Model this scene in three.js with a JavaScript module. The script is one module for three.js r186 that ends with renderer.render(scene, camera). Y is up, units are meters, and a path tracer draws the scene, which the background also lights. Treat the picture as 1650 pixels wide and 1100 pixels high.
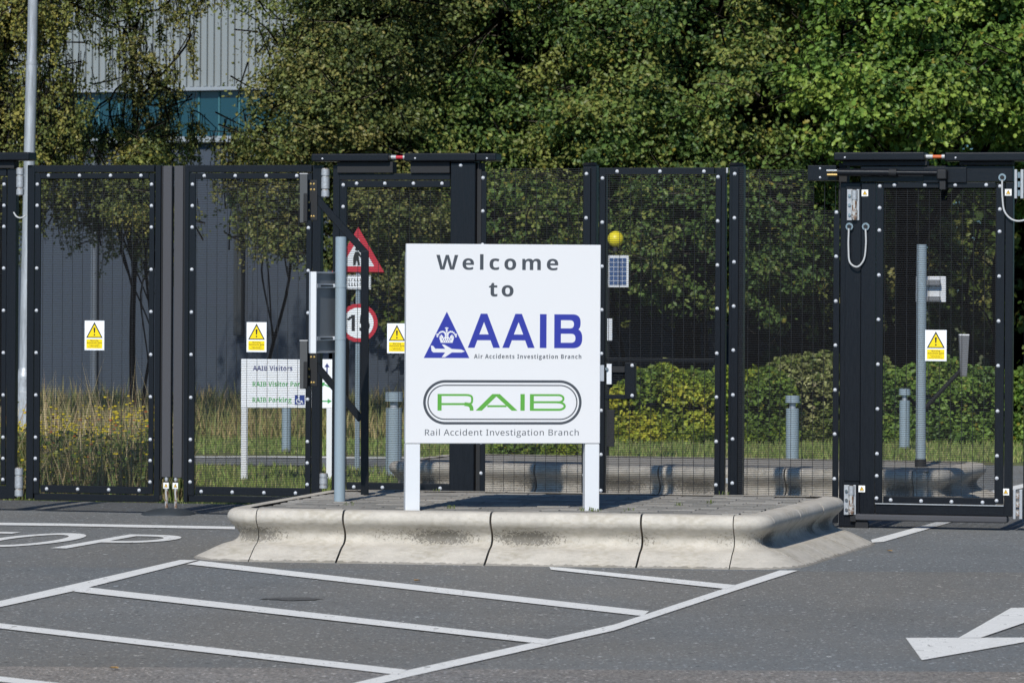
import * as THREE from 'three';
import { Sky } from 'three/addons/objects/Sky.js';
import { RoundedBoxGeometry } from 'three/addons/geometries/RoundedBoxGeometry.js';
import { mergeGeometries } from 'three/addons/utils/BufferGeometryUtils.js';

// ---------------------------------------------------------------- camera, sky, sun, exposure
const PI = Math.PI, rad = (a) => a * PI / 180;
const FOCAL = 6700, EYE = 1.6, CX = 825, CY = 471, ROLL = rad(0.3);   // photograph 1650 x 1100, long lens, eye height 1.6 m
const scene = new THREE.Scene();
const camera = new THREE.PerspectiveCamera(2 * Math.atan(550 / FOCAL) * 180 / PI, 1.5, 0.5, 400);
camera.position.set(0, EYE, 0);
camera.rotation.z = ROLL;
camera.setViewOffset(1650, 1100, 0, 550 - CY, 1650, 1100);
camera.focus = 26; camera.userData.fStop = 9;
scene.add(camera);

const SUN_EL = rad(38), SUN_AZ = rad(14);                            // behind the camera, a little to its left
const sunDir = new THREE.Vector3(-Math.sin(SUN_AZ) * Math.cos(SUN_EL), Math.sin(SUN_EL), Math.cos(SUN_AZ) * Math.cos(SUN_EL));
const sky = new Sky();
sky.name = 'sky'; sky.userData.kind = 'structure';
sky.scale.setScalar(300);
const su = sky.material.uniforms;
su.sunPosition.value.copy(sunDir); su.turbidity.value = 5; su.rayleigh.value = 0.9; su.mieCoefficient.value = 0.004;
if (su.cloudCoverage) su.cloudCoverage.value = 0.15;
scene.add(sky);
scene.environmentIntensity = 0.13;
const sun = new THREE.DirectionalLight(new THREE.Color(1, 0.945, 0.845), 4.1);
sun.name = 'sun';
sun.position.copy(sunDir).multiplyScalar(60).add(new THREE.Vector3(0, 0, -35));
sun.target.position.set(0, 0, -35);
sun.castShadow = true; sun.shadow.mapSize.set(4096, 4096);
Object.assign(sun.shadow.camera, { left: -25, right: 25, top: 25, bottom: -25, near: 1, far: 140 });
sun.shadow.bias = -0.0005;
scene.add(sun, sun.target);
const renderer = new THREE.WebGLRenderer({ antialias: true });
renderer.toneMapping = THREE.LinearToneMapping;
renderer.toneMappingExposure = 1.0;
renderer.shadowMap.enabled = true;
renderer.shadowMap.type = THREE.PCFSoftShadowMap;

// ---------------------------------------------------------------- helpers
function rngOf(seed) { let s = seed >>> 0; return () => { s = (s + 0x6D2B79F5) >>> 0; let t = s; t = Math.imul(t ^ (t >>> 15), t | 1); t ^= t + Math.imul(t ^ (t >>> 7), t | 61); return ((t ^ (t >>> 14)) >>> 0) / 4294967296; }; }
const R0 = rngOf(11);
const lerp = (a, b, t) => a + (b - a) * t, clamp = (x, a, b) => Math.min(b, Math.max(a, x));
const gauss = (r) => (r() + r() + r() + r() - 2) * 1.1;
function hash2(x, y, s) { let h = Math.imul(x, 374761393) ^ Math.imul(y, 668265263) ^ Math.imul(s, 974711); h = Math.imul(h ^ (h >>> 13), 1274126177); return ((h ^ (h >>> 16)) >>> 0) / 4294967296; }
function noise(x, y, s, period) {                                       // tiling value noise
  const xi = Math.floor(x), yi = Math.floor(y), fx = x - xi, fy = y - yi, w = (t) => t * t * (3 - 2 * t), m = (v) => period ? ((v % period) + period) % period : v;
  const a = hash2(m(xi), m(yi), s), b = hash2(m(xi + 1), m(yi), s), c = hash2(m(xi), m(yi + 1), s), d = hash2(m(xi + 1), m(yi + 1), s);
  return lerp(lerp(a, b, w(fx)), lerp(c, d, w(fx)), w(fy));
}
const lin = (v) => { v /= 255; return v <= 0.04045 ? v / 12.92 : Math.pow((v + 0.055) / 1.055, 2.4); };
const srgb = (v) => 255 * (v <= 0.0031308 ? v * 12.92 : 1.055 * Math.pow(clamp(v, 0, 1), 1 / 2.4) - 0.055);
function dataTexture(n, fn, colour = true) {                            // fn(u, v) gives linear r, g, b
  const a = new Uint8Array(n * n * 4);
  for (let j = 0; j < n; j++) for (let i = 0; i < n; i++) { const c = fn(i / n, j / n, i, j), k = (j * n + i) * 4; for (let q = 0; q < 3; q++) a[k + q] = clamp(colour ? srgb(c[q]) : c[q] * 255, 0, 255); a[k + 3] = 255; }
  const t = new THREE.DataTexture(a, n, n); t.wrapS = t.wrapT = THREE.RepeatWrapping; t.magFilter = THREE.LinearFilter; t.minFilter = THREE.LinearMipmapLinearFilter; t.generateMipmaps = true;
  if (colour) t.colorSpace = THREE.SRGBColorSpace;
  t.needsUpdate = true; return t;
}
function canvasTexture(w, h, draw) {
  const c = document.createElement('canvas'); c.width = w; c.height = h; draw(c.getContext('2d'));
  const t = new THREE.CanvasTexture(c); t.colorSpace = THREE.SRGBColorSpace; t.anisotropy = 8; return t;
}
// photograph pixel -> place in the scene, once its distance, its ground level or its plane is known
function unroll(px, py) { const x = px - CX, y = py - CY, c = Math.cos(ROLL), s = Math.sin(ROLL); return [x * c + y * s, y * c - x * s]; }
function at(px, py, d) { const [x, y] = unroll(px, py); return new THREE.Vector3(x / FOCAL * d, EYE - y / FOCAL * d, -d); }
function onLevel(px, py, level = 0) { const [, y] = unroll(px, py); return at(px, py, FOCAL * (EYE - level) / y); }
// the fence and all gates stand in one upright plane; local x runs along it, z comes forward
class Plane {
  constructor(x0, d0, x1, d1) { this.o = new THREE.Vector3(x0, 0, -d0); this.t = new THREE.Vector3(x1 - x0, 0, -(d1 - d0)).normalize(); this.n = new THREE.Vector3(-this.t.z, 0, this.t.x); if (this.n.z < 0) this.n.negate(); this.turn = Math.atan2(-this.t.z, this.t.x); }
  hit(px, py) { const [x, y] = unroll(px, py), dir = new THREE.Vector3(x / FOCAL, -y / FOCAL, -1), c = new THREE.Vector3(0, EYE, 0); const k = this.o.clone().sub(c).dot(this.n) / dir.dot(this.n); const p = c.addScaledVector(dir, k); return [p.clone().sub(this.o).dot(this.t), p.y]; }
  point(u, y = 0, z = 0) { return this.o.clone().addScaledVector(this.t, u).addScaledVector(this.n, z).setY(y); }
}
const FENCE = new Plane(-2.48, 29.78, 2.32, 28.51);
const taken = {};
const numbered = (n) => { const k = taken[n] = (taken[n] ?? -1) + 1; return k ? n + '_' + String(k).padStart(3, '0') : n; };
function thing(name, label, category, pos = [0, 0, 0], turn = 0, group) {
  const g = new THREE.Group(); g.name = numbered(name); scene.add(g);
  if (pos.isVector3) g.position.copy(pos); else g.position.set(...pos);
  g.rotation.y = turn; g.userData = { label, category }; if (group) g.userData.group = group;
  return g;
}
function structure(name, geo, mat) { const m = new THREE.Mesh(geo, mat); m.name = numbered(name); m.userData.kind = 'structure'; scene.add(m); return m; }
function part(parent, name, geo, mat, pos) { const m = new THREE.Mesh(geo, mat); m.name = name; if (pos) m.position.set(...pos); parent.add(m); return m; }
function box(w, h, d, x = 0, y = 0, z = 0, r = 0.003) { const g = r > 0 ? new RoundedBoxGeometry(w, h, d, 1, Math.min(r, w / 2.1, h / 2.1, d / 2.1)) : new THREE.BoxGeometry(w, h, d); return g.translate(x, y, z); }
function cyl(r0, r1, h, seg = 16, x = 0, y = 0, z = 0, open = false) { return new THREE.CylinderGeometry(r1, r0, h, seg, 1, open).translate(x, y, z); }
function rod(a, b, r, seg = 8) { const A = new THREE.Vector3(...a), B = new THREE.Vector3(...b), L = A.distanceTo(B); const g = new THREE.CylinderGeometry(r, r, L, seg); g.applyQuaternion(new THREE.Quaternion().setFromUnitVectors(new THREE.Vector3(0, 1, 0), B.clone().sub(A).normalize())); return g.translate((A.x + B.x) / 2, (A.y + B.y) / 2, (A.z + B.z) / 2); }
function tapered(points, r0, r1, seg = 8, rings = 10) {                   // a limb that thins along a smooth line
  const c = new THREE.CatmullRomCurve3(points), fr = c.computeFrenetFrames(rings, false), pos = [], nor = [], uv = [], idx = [], L = c.getLength();
  for (let i = 0; i <= rings; i++) { const t = i / rings, p = c.getPointAt(t), r = lerp(r0, r1, t); for (let k = 0; k <= seg; k++) { const a = k / seg * 2 * PI, n = fr.normals[i].clone().multiplyScalar(Math.cos(a)).addScaledVector(fr.binormals[i], Math.sin(a)); pos.push(p.x + n.x * r, p.y + n.y * r, p.z + n.z * r); nor.push(n.x, n.y, n.z); uv.push(k / seg * 2 * PI * r0, t * L); } }
  for (let i = 0; i < rings; i++) for (let k = 0; k < seg; k++) { const a = i * (seg + 1) + k, b = a + seg + 1; idx.push(a, b, a + 1, b, b + 1, a + 1); }
  const g = new THREE.BufferGeometry(); g.setAttribute('position', new THREE.Float32BufferAttribute(pos, 3)); g.setAttribute('normal', new THREE.Float32BufferAttribute(nor, 3)); g.setAttribute('uv', new THREE.Float32BufferAttribute(uv, 2)); g.setIndex(idx); return g;
}
const std = (r, g, b, o = {}) => new THREE.MeshStandardMaterial({ color: new THREE.Color().setRGB(r, g, b), roughness: 0.6, ...o });

// ---------------------------------------------------------------- materials
const paintGrain = dataTexture(256, (u, v, i, j) => { const n = 0.5 + 0.25 * (noise(u * 32, v * 32, 3, 32) - 0.5) + 0.3 * (hash2(i, j, 5) - 0.5); return [n, n, n]; }, false);
const M = {
  black: new THREE.MeshPhysicalMaterial({ color: new THREE.Color().setRGB(0.0085, 0.0098, 0.0128), roughness: 0.62, specularIntensity: 0.5, roughnessMap: paintGrain, bumpMap: paintGrain, bumpScale: 0.0003 }),
  blackDull: std(0.008, 0.0085, 0.01, { roughness: 0.7 }),
  wire: std(0.012, 0.013, 0.016, { roughness: 0.6 }),
  rubber: std(0.062, 0.062, 0.068, { roughness: 0.85 }),
  bolt: std(0.55, 0.56, 0.58, { roughness: 0.35 }),
  white: std(0.7, 0.705, 0.71, { roughness: 0.38 }),
  whiteDull: std(0.66, 0.67, 0.68, { roughness: 0.6 }),
  greyPaint: std(0.27, 0.335, 0.375, { roughness: 0.45 }),
  greyDark: std(0.16, 0.165, 0.175, { roughness: 0.55 }),
  alu: std(0.5, 0.51, 0.53, { roughness: 0.4, metalness: 0.5 }),
  steel: std(0.45, 0.45, 0.44, { roughness: 0.25, metalness: 0.9 }),
  brass: std(0.6, 0.42, 0.15, { roughness: 0.35, metalness: 0.6 }),
  orange: std(0.55, 0.12, 0.03, { roughness: 0.5 }),
  redPaint: std(0.5, 0.02, 0.035, { roughness: 0.4 }),
  yellow: std(0.75, 0.62, 0.02, { roughness: 0.4 }),
  cable: std(0.48, 0.48, 0.47, { roughness: 0.55 }),
};
M.galv = new THREE.MeshStandardMaterial({ roughness: 0.5, metalness: 0.35, map: dataTexture(256, (u, v) => { const n = noise(u * 18, v * 18, 8, 18), q = noise(u * 60, v * 60, 9, 60), k = 0.4 + 0.14 * (n - 0.5) + 0.1 * (q - 0.5); return [k, k * 1.03, k * 1.06]; }) });
M.rusty = new THREE.MeshStandardMaterial({ roughness: 0.7, metalness: 0.2, map: dataTexture(256, (u, v) => { const n = noise(u * 9, v * 9, 18, 9) * 0.6 + noise(u * 30, v * 30, 19, 30) * 0.4, k = clamp((n - 0.5) * 7, 0, 1); return [lerp(0.46, 0.19, k), lerp(0.46, 0.1, k), lerp(0.44, 0.055, k)]; }) });
const asphaltBump = dataTexture(1024, (u, v, i, j) => { const q = 0.5 * hash2(i >> 1, j >> 1, 41) + 0.5 * hash2(i, j, 42); return [q, q, q]; }, false);
function asphaltTexture(seed, light, warm, coarse) {
  return dataTexture(2048, (u, v, i, j) => {
    const stone = (cell, dens, r) => { const gx = u * 2048 / cell, gy = v * 2048 / cell, xi = Math.floor(gx), yi = Math.floor(gy); if (hash2(xi, yi, seed + 31 + cell) > dens) return 0; const ox = 0.25 + 0.5 * hash2(xi, yi, seed + 32 + cell), oy = 0.25 + 0.5 * hash2(xi, yi, seed + 33 + cell); return Math.hypot(gx - xi - ox, gy - yi - oy) < r * (0.5 + hash2(xi, yi, seed + 34)) ? 0.4 + hash2(xi, yi, seed + 35) : 0; };
    const big = noise(u * 5, v * 5, seed, 5) * 0.5 + noise(u * 13, v * 13, seed + 1, 13) * 0.3 + noise(u * 47, v * 47, seed + 2, 47) * 0.2;
    let k = light * (0.86 + 0.3 * big) * (0.8 + 0.4 * hash2(i, j, seed + 3)) * (0.86 + 0.28 * hash2(i >> 1, j >> 1, seed + 6));
    const st = hash2(i >> 1, j >> 1, seed + 4), c2 = hash2(i >> 2, j >> 2, seed + 5);
    if (st > 0.985) k *= 1.7 + 1.1 * hash2(i >> 1, j >> 1, 77); else if (st < 0.05) k *= 0.55;
    if (c2 < 0.004) k *= 0.35; k *= 1 + 1.6 * stone(7, 0.1, 0.24) + 2.2 * stone(16, 0.012, 0.16); if (stone(15, 0.03, 0.16)) k *= 0.35;
    if (coarse) k *= 0.6 + 0.85 * hash2(Math.floor(i / 3), Math.floor(j / 3), seed + 9);
    const bl = clamp((noise(u * 4, v * 2, seed + 8, 4) * 0.75 + noise(u * 18, v * 9, seed + 14, 18) * 0.35) * 2 - 0.6, 0, 1), w = (hash2(i >> 2, j >> 2, seed + 7) - 0.5) * 0.08 + warm + 0.05 * (0.5 - bl);
    return [k * (1 + w + 0.03 * (0.5 - bl)), k * 1.005, k * (0.94 - w * 0.6 + 0.06 * bl)];
  });
}
const asphaltMap = asphaltTexture(21, 0.168, 0.0, false); asphaltMap.repeat.set(1 / 8, 1 / 8);
const coarseMap = asphaltTexture(61, 0.2, 0.09, true); coarseMap.repeat.set(1 / 8, 1 / 8);
asphaltBump.repeat.set(1 / 3, 1 / 3);
M.asphalt = new THREE.MeshStandardMaterial({ map: asphaltMap, roughness: 0.93, bumpMap: asphaltBump, bumpScale: 0.004 });
M.coarse = new THREE.MeshStandardMaterial({ map: coarseMap, roughness: 0.93, bumpMap: asphaltBump, bumpScale: 0.005 });
const lineMap = dataTexture(1024, (u, v, i, j) => { const n = noise(u * 40, v * 40, 31, 40), p = hash2(i >> 1, j >> 1, 33), q = noise(u * 150, v * 150, 34, 150); let k = 0.8 * (0.93 + 0.12 * n); if ((p < 0.02 && n > 0.4) || q * n > 0.66) k *= 0.4; return [k, k * 0.99, k * 0.95]; }); lineMap.repeat.set(1 / 2, 1 / 2);
M.line = new THREE.MeshStandardMaterial({ map: lineMap, roughness: 0.8 });
// pale cast concrete; u runs along the kerb in metres, v up its face; dark lichen grains sit in the hollow of the face
const kerbMap = dataTexture(1024, (u, v, i, j) => {
  const n = noise(u * 10, v * 10, 51, 10) * 0.45 + noise(u * 37, v * 37, 52, 37) * 0.3 + noise(u * 150, v * 110, 53, 150) * 0.25, g = hash2(i, j, 54);
  const tone = 0.5 * (0.8 + 0.36 * n) * (0.93 + 0.14 * g), band = Math.exp(-Math.pow((v - 0.53) / 0.11, 2)), patch = clamp(noise(u * 3, v * 1.5, 55, 3) * 1.9 - 0.35, 0, 1.25);
  const grain = noise(u * 120, v * 70, 56, 120) * 0.55 + noise(u * 260, v * 150, 61, 260) * 0.45, stain = clamp((grain * 0.9 + band * patch * 0.7 - 0.86) * 4, 0, 1) * 0.5 + band * patch * 0.12;
  const brown = clamp((noise(u * 4, v * 5, 58, 4) * 0.65 + noise(u * 40, v * 40, 60, 40) * 0.45) * 2.2 - 1.0, 0, 1) * 0.7, pit = hash2(i >> 2, j >> 2, 59) > 0.9988 ? 0.45 : 1;
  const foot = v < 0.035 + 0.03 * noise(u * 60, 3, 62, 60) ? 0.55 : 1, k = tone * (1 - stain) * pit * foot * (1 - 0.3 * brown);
  return [k * 1.04, k * (0.95 - 0.03 * brown), k * (0.815 - 0.1 * brown)];
});
M.kerb = new THREE.MeshStandardMaterial({ map: kerbMap, roughness: 0.88, bumpMap: asphaltBump, bumpScale: 0.0012 });
const paverTints = [[0.25, 0.235, 0.21], [0.29, 0.27, 0.24], [0.21, 0.2, 0.18], [0.31, 0.29, 0.26]];
const paverGrain = dataTexture(256, (u, v, i, j) => { const k = 0.75 + 0.35 * noise(u * 12, v * 12, 71, 12) * (0.7 + 0.5 * hash2(i, j, 72)); return [k, k, k]; }); paverGrain.repeat.set(3, 3);
M.pavers = paverTints.map((c) => std(...c, { map: paverGrain, roughness: 0.92 }));
M.joint = std(0.075, 0.068, 0.055, { roughness: 1 });

// ---------------------------------------------------------------- ground, roads, markings
function sheet(points, level, uvScale = 1) {                             // flat polygon at a level, uv in metres
  const s = new THREE.Shape(points.map((p) => new THREE.Vector2(p[0], p[1]))); const g = new THREE.ShapeGeometry(s); const P = g.attributes.position, uv = [];
  for (let i = 0; i < P.count; i++) { const x = P.getX(i), d = P.getY(i); P.setXYZ(i, x, level, -d); uv.push(x * uvScale, d * uvScale); }
  g.setAttribute('uv', new THREE.Float32BufferAttribute(uv, 2));
  const nr = g.attributes.normal; for (let i = 0; i < nr.count; i++) nr.setXYZ(i, 0, 1, 0);
  const ix = g.index.array; for (let i = 0; i < ix.length; i += 3) { const t = ix[i]; ix[i] = ix[i + 1]; ix[i + 1] = t; }
  const v = (k) => [P.getX(ix[k]), P.getZ(ix[k])], [a, b, c] = [v(0), v(1), v(2)];
  if ((b[0] - a[0]) * (c[1] - a[1]) - (b[1] - a[1]) * (c[0] - a[0]) > 0) for (let i = 0; i < ix.length; i += 3) { const t = ix[i]; ix[i] = ix[i + 1]; ix[i + 1] = t; }
  return g;
}
const grassMap = dataTexture(1024, (u, v, i, j) => { const n = noise(u * 8, v * 8, 81, 8) * 0.5 + noise(u * 60, v * 60, 82, 60) * 0.5, g = hash2(i, j, 83), d = noise(u * 20, v * 20, 84, 20); const k = 0.55 + 0.5 * n + 0.35 * (g - 0.5), dry = clamp(d * 1.8 - 0.7, 0, 0.8); return [lerp(0.1, 0.2, dry) * k, lerp(0.14, 0.17, dry) * k, lerp(0.03, 0.075, dry) * k]; }); grassMap.repeat.set(1 / 4, 1 / 4);
M.grass = new THREE.MeshStandardMaterial({ map: grassMap, roughness: 1 });
structure('ground', sheet([[-300, -100], [300, -100], [300, 380], [-300, 380]], -0.012), M.grass);
const fenceDepth = (x) => 29.78 - 0.2646 * (x + 2.48);
structure('road', sheet([[-40, 17.75], [40, 17.55], [40, fenceDepth(40) + 12], [6, 31.5], [3, 31.3], [-0.9, 30.6], [-1.6, fenceDepth(-1.6) + 1.5], [-40, fenceDepth(-40) + 1.5]], 0), M.asphalt);
structure('road', sheet([[-40, -60], [40, -60], [40, 17.55], [-40, 17.75]], 0.0015), M.coarse);
structure('road', sheet([[-0.9, 30.598], [3, 31.298], [6, 31.498], [40, 20], [40, 36], [3, 39.2], [-0.4, 39.7], [-4, 40.6], [-40, 47], [-40, 44], [-1.9, 38.2], [-1.0, 36.5], [-0.8, 33]], -0.002), M.asphalt);
function marking(name, pts) { return structure(name, sheet(pts.map(([x, y]) => { const p = onLevel(x, y); return [p.x, -p.z]; }), 0.005), M.line); }
marking('road_marking', [[-60, 983], [290, 903], [318, 903.5], [298, 908.5], [120, 953], [-60, 992]]);
structure('road_marking', sheet([[322, 904.6], [1046, 986], [1036, 994], [300, 910]].map(([x, y]) => { const p = onLevel(x, y); return [p.x, -p.z]; }), 0.0055), M.line);
structure('road_marking', sheet([[137, 947.3], [895, 1033], [880, 1040], [118, 954.6]].map(([x, y]) => { const p = onLevel(x, y); return [p.x, -p.z]; }), 0.0065), M.line);
structure('road_marking', sheet([[-60, 999], [655, 1081], [640, 1089], [-60, 1007]].map(([x, y]) => { const p = onLevel(x, y); return [p.x, -p.z]; }), 0.006), M.line);
structure('road_marking', sheet([[-60, 1085], [260, 1121], [240, 1129], [-60, 1093]].map(([x, y]) => { const p = onLevel(x, y); return [p.x, -p.z]; }), 0.006), M.line);
structure('road_marking', sheet([[885, 914.5], [912, 916.5], [1186, 944], [1172, 950.5], [888, 919]].map(([x, y]) => { const p = onLevel(x, y); return [p.x, -p.z]; }), 0.006), M.line);
marking('road_marking', [[1257, 920], [1286, 920.3], [1184, 953], [990, 1017], [660, 1091.5], [480, 1135], [430, 1135], [660, 1080.5], [990, 1007.5], [1182, 944.5]]);
marking('road_marking', [[-200, 840.5], [100, 844.2], [378, 849.3], [378, 853.5], [100, 848.2], [-200, 844.3]]);
marking('road_marking', [[1404, 870.5], [1512, 841], [1545, 839], [1424, 873.8], [1406, 875]]);
marking('road_marking', [[1460, 1029], [1486, 1065], [1684, 1030], [1660, 1028.6]]);
structure('road_marking', sheet([[1545, 1029.5], [1630, 981], [1780, 978], [1780, 992], [1650, 1005.5], [1580, 1029.5]].map(([x, y]) => { const p = onLevel(x, y); return [p.x, -p.z]; }), 0.0065), M.line);
{ // the letters T, O and P of STOP, 1.6 m tall, painted for traffic heading to the gate
  const p0 = onLevel(81, 884), p1 = onLevel(208.6, 861.8), U = new THREE.Vector2(p1.x - p0.x, -(p1.z - p0.z)), H = U.length(); U.normalize(); const Rv = new THREE.Vector2(U.y, -U.x).multiplyScalar(0.97);
  const put = (shape) => { const g = new THREE.ShapeGeometry(shape, 20), P = g.attributes.position, uv = [], ix = g.index.array; for (let i = 0; i < P.count; i++) { const a = P.getX(i), b = P.getY(i), x = p0.x + Rv.x * a + U.x * b, d = -p0.z + Rv.y * a + U.y * b; P.setXYZ(i, x, 0.005, -d); uv.push(x, d); } g.setAttribute('uv', new THREE.Float32BufferAttribute(uv, 2)); const nr = g.attributes.normal; for (let i = 0; i < nr.count; i++) nr.setXYZ(i, 0, 1, 0); structure('road_marking', g, M.line); };
  const ell = (s, cx, cy, rx, ry, hole) => { const p = hole ? new THREE.Path() : new THREE.Shape(); p.absellipse(cx, cy, rx, ry, 0, 2 * PI, hole, 0); return p; };
  const O = ell(0, -0.42, H / 2, 0.27, H / 2, false); O.holes.push(ell(0, -0.42, H / 2, 0.165, H / 2 - 0.2, true)); put(O);
  const P = new THREE.Shape(); P.moveTo(0, 0); P.lineTo(0, H); P.lineTo(0.2, H); P.bezierCurveTo(0.56, H, 0.56, H * 0.43, 0.2, H * 0.43); P.lineTo(0.105, H * 0.43); P.lineTo(0.105, 0); P.closePath();
  const h = new THREE.Path(); h.moveTo(0.105, H * 0.54); h.lineTo(0.19, H * 0.54); h.bezierCurveTo(0.42, H * 0.56, 0.42, H * 0.88, 0.19, H * 0.89); h.lineTo(0.105, H * 0.89); h.closePath(); P.holes.push(h); put(P);
  const T = new THREE.Shape(); T.moveTo(-1.35, H); T.lineTo(-0.78, H); T.lineTo(-0.78, H - 0.17); T.lineTo(-1.01, H - 0.17); T.lineTo(-1.01, 0); T.lineTo(-1.12, 0); T.lineTo(-1.12, H - 0.17); T.lineTo(-1.35, H - 0.17); T.closePath(); put(T);
}
{ const m = structure('road_stain', sheet(Array.from({ length: 26 }, (_, i) => { const q = i / 26 * 2 * PI, p = onLevel(468 + Math.cos(q) * 46 * (0.75 + 0.5 * hash2(i, 1, 6)), 965.5 + Math.sin(q) * 2.3 * (0.7 + 0.6 * hash2(i, 2, 6))); return [p.x, -p.z]; }), 0.004), new THREE.MeshStandardMaterial({ map: asphaltMap, color: new THREE.Color(0.55, 0.54, 0.53), roughness: 0.8 })); }
marking('road_marking', [[280, 735.2], [640, 736.6], [700, 738], [700, 739.4], [280, 737]]);
marking('road_marking', [[1560, 800], [1660, 778], [1690, 778], [1575, 803]]);

// ---------------------------------------------------------------- kerbed traffic islands
const PROFILE = (() => {                                               // [outward, height], from the paving down to the road
  const pts = [[-0.14, 0.3], [-0.06, 0.3], [-0.024, 0.291], [-0.004, 0.268], [0, 0.245], [-0.012, 0.22], [-0.044, 0.19], [-0.07, 0.158], [-0.068, 0.126], [-0.034, 0.1], [0.04, 0.078], [0.13, 0.036], [0.198, 0.004], [0.2, -0.01]];
  const c = new THREE.CatmullRomCurve3(pts.map((p) => new THREE.Vector3(p[0], p[1], 0)), false, 'catmullrom', 0.4); return c.getPoints(34).map((p) => [p.x, p.y]);
})();
function roundedPath(corners, R) {                                      // nose line round the island, anticlockwise seen from above: samples with outward normals
  const n = corners.length, out = [], C = corners.map((c) => new THREE.Vector2(c[0], c[1]));
  for (let i = 0; i < n; i++) {
    const a = C[(i + n - 1) % n], b = C[i], c = C[(i + 1) % n], d0 = b.clone().sub(a).normalize(), d1 = c.clone().sub(b).normalize(), half = Math.acos(clamp(d0.dot(d1), -1, 1)) / 2, t = R * Math.tan(half);
    const n0 = new THREE.Vector2(d0.y, -d0.x), cen = b.clone().addScaledVector(d0, -t).addScaledVector(n0, -R), n1 = new THREE.Vector2(d1.y, -d1.x), a0 = Math.atan2(n0.y, n0.x); let a1 = Math.atan2(n1.y, n1.x); while (a1 < a0) a1 += 2 * PI;
    const arc = []; for (let k = 0; k <= 14; k++) { const q = lerp(a0, a1, k / 14); arc.push({ x: cen.x + Math.cos(q) * R, d: cen.y + Math.sin(q) * R, nx: Math.cos(q), nd: Math.sin(q) }); }
    out.push(arc);
  }
  return out;                                                            // one arc for every corner
}
let kerbCount = 0;
function kerbPiece(samples, capA = true, capB = true) {
  const pos = [], uv = [], idx = [], m = PROFILE.length; let s = (kerbCount++ * 0.37) % 1;
  const len = [0]; for (let k = 1; k < m; k++) len.push(len[k - 1] + Math.hypot(PROFILE[k][0] - PROFILE[k - 1][0], PROFILE[k][1] - PROFILE[k - 1][1]));
  const jit = 0.002 * (hash2(kerbCount, 3, 7) - 0.5);
  samples.forEach((p, i) => { if (i) s += Math.hypot(p.x - samples[i - 1].x, p.d - samples[i - 1].d); PROFILE.forEach(([o, h], k) => { pos.push(p.x + p.nx * (o + jit), h + jit, -(p.d + p.nd * (o + jit))); uv.push(s, 1 - len[k] / len[m - 1]); }); });
  for (let i = 0; i + 1 < samples.length; i++) for (let k = 0; k + 1 < m; k++) { const a = i * m + k, b = a + m; idx.push(a, a + 1, b, b, a + 1, b + 1); }
  const side = new THREE.BufferGeometry(); side.setAttribute('position', new THREE.Float32BufferAttribute(pos, 3)); side.setAttribute('uv', new THREE.Float32BufferAttribute(uv, 2)); side.setIndex(idx); side.computeVertexNormals();
  const parts = [side.toNonIndexed()];
  for (const [p, yes] of [[samples[0], capA], [samples[samples.length - 1], capB]]) {
    if (!yes) continue;
    const sh = new THREE.Shape([...PROFILE.map(([o, h]) => new THREE.Vector2(o, h)), new THREE.Vector2(-0.14, -0.01)]), g = new THREE.ShapeGeometry(sh), P = g.attributes.position;
    for (let i = 0; i < P.count; i++) { const o = P.getX(i), h = P.getY(i); P.setXYZ(i, p.x + p.nx * o, h, -(p.d + p.nd * o)); } g.computeVertexNormals(); parts.push(g.toNonIndexed());
  }
  return mergeGeometries(parts.map((g) => { const q = new THREE.BufferGeometry(); for (const k of ['position', 'normal', 'uv']) q.setAttribute(k, g.attributes[k]); return q; }));
}
function straight(a, b, gap = 0.006) { const L = Math.hypot(b.x - a.x, b.d - a.d), tx = (b.x - a.x) / L, td = (b.d - a.d) / L, q = []; for (let k = 0; k <= 6; k++) { const s = lerp(gap, L - gap, k / 6); q.push({ x: a.x + tx * s, d: a.d + td * s, nx: a.nx, nd: a.nd }); } return q; }
function kerbRing(parent, corners, R, cuts) {
  const arcs = roundedPath(corners, R), n = arcs.length;
  for (let i = 0; i < n; i++) {
    part(parent, 'kerb_unit', kerbPiece(arcs[i]), M.kerb);
    const a = arcs[i][14], b = arcs[(i + 1) % n][0], L = Math.hypot(b.x - a.x, b.d - a.d), c = (cuts && cuts[i]) ? cuts[i] : Array.from({ length: Math.max(0, Math.round(L / 0.92) - 1) }, (_, k, q) => (k + 1) / (Math.max(1, Math.round(L / 0.92))));
    const e = [0, ...c, 1];
    for (let k = 0; k + 1 < e.length; k++) { const mix = (t) => ({ x: lerp(a.x, b.x, t), d: lerp(a.d, b.d, t), nx: a.nx, nd: a.nd }); part(parent, 'kerb_unit', kerbPiece(straight(mix(e[k]), mix(e[k + 1]))), M.kerb); }
  }
}
const inside = (x, d, poly, grow = 0) => poly.every((a, i) => { const b = poly[(i + 1) % poly.length], L = Math.hypot(b[0] - a[0], b[1] - a[1]); return ((b[0] - a[0]) * (d - a[1]) - (b[1] - a[1]) * (x - a[0])) / L > -grow; });
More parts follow.
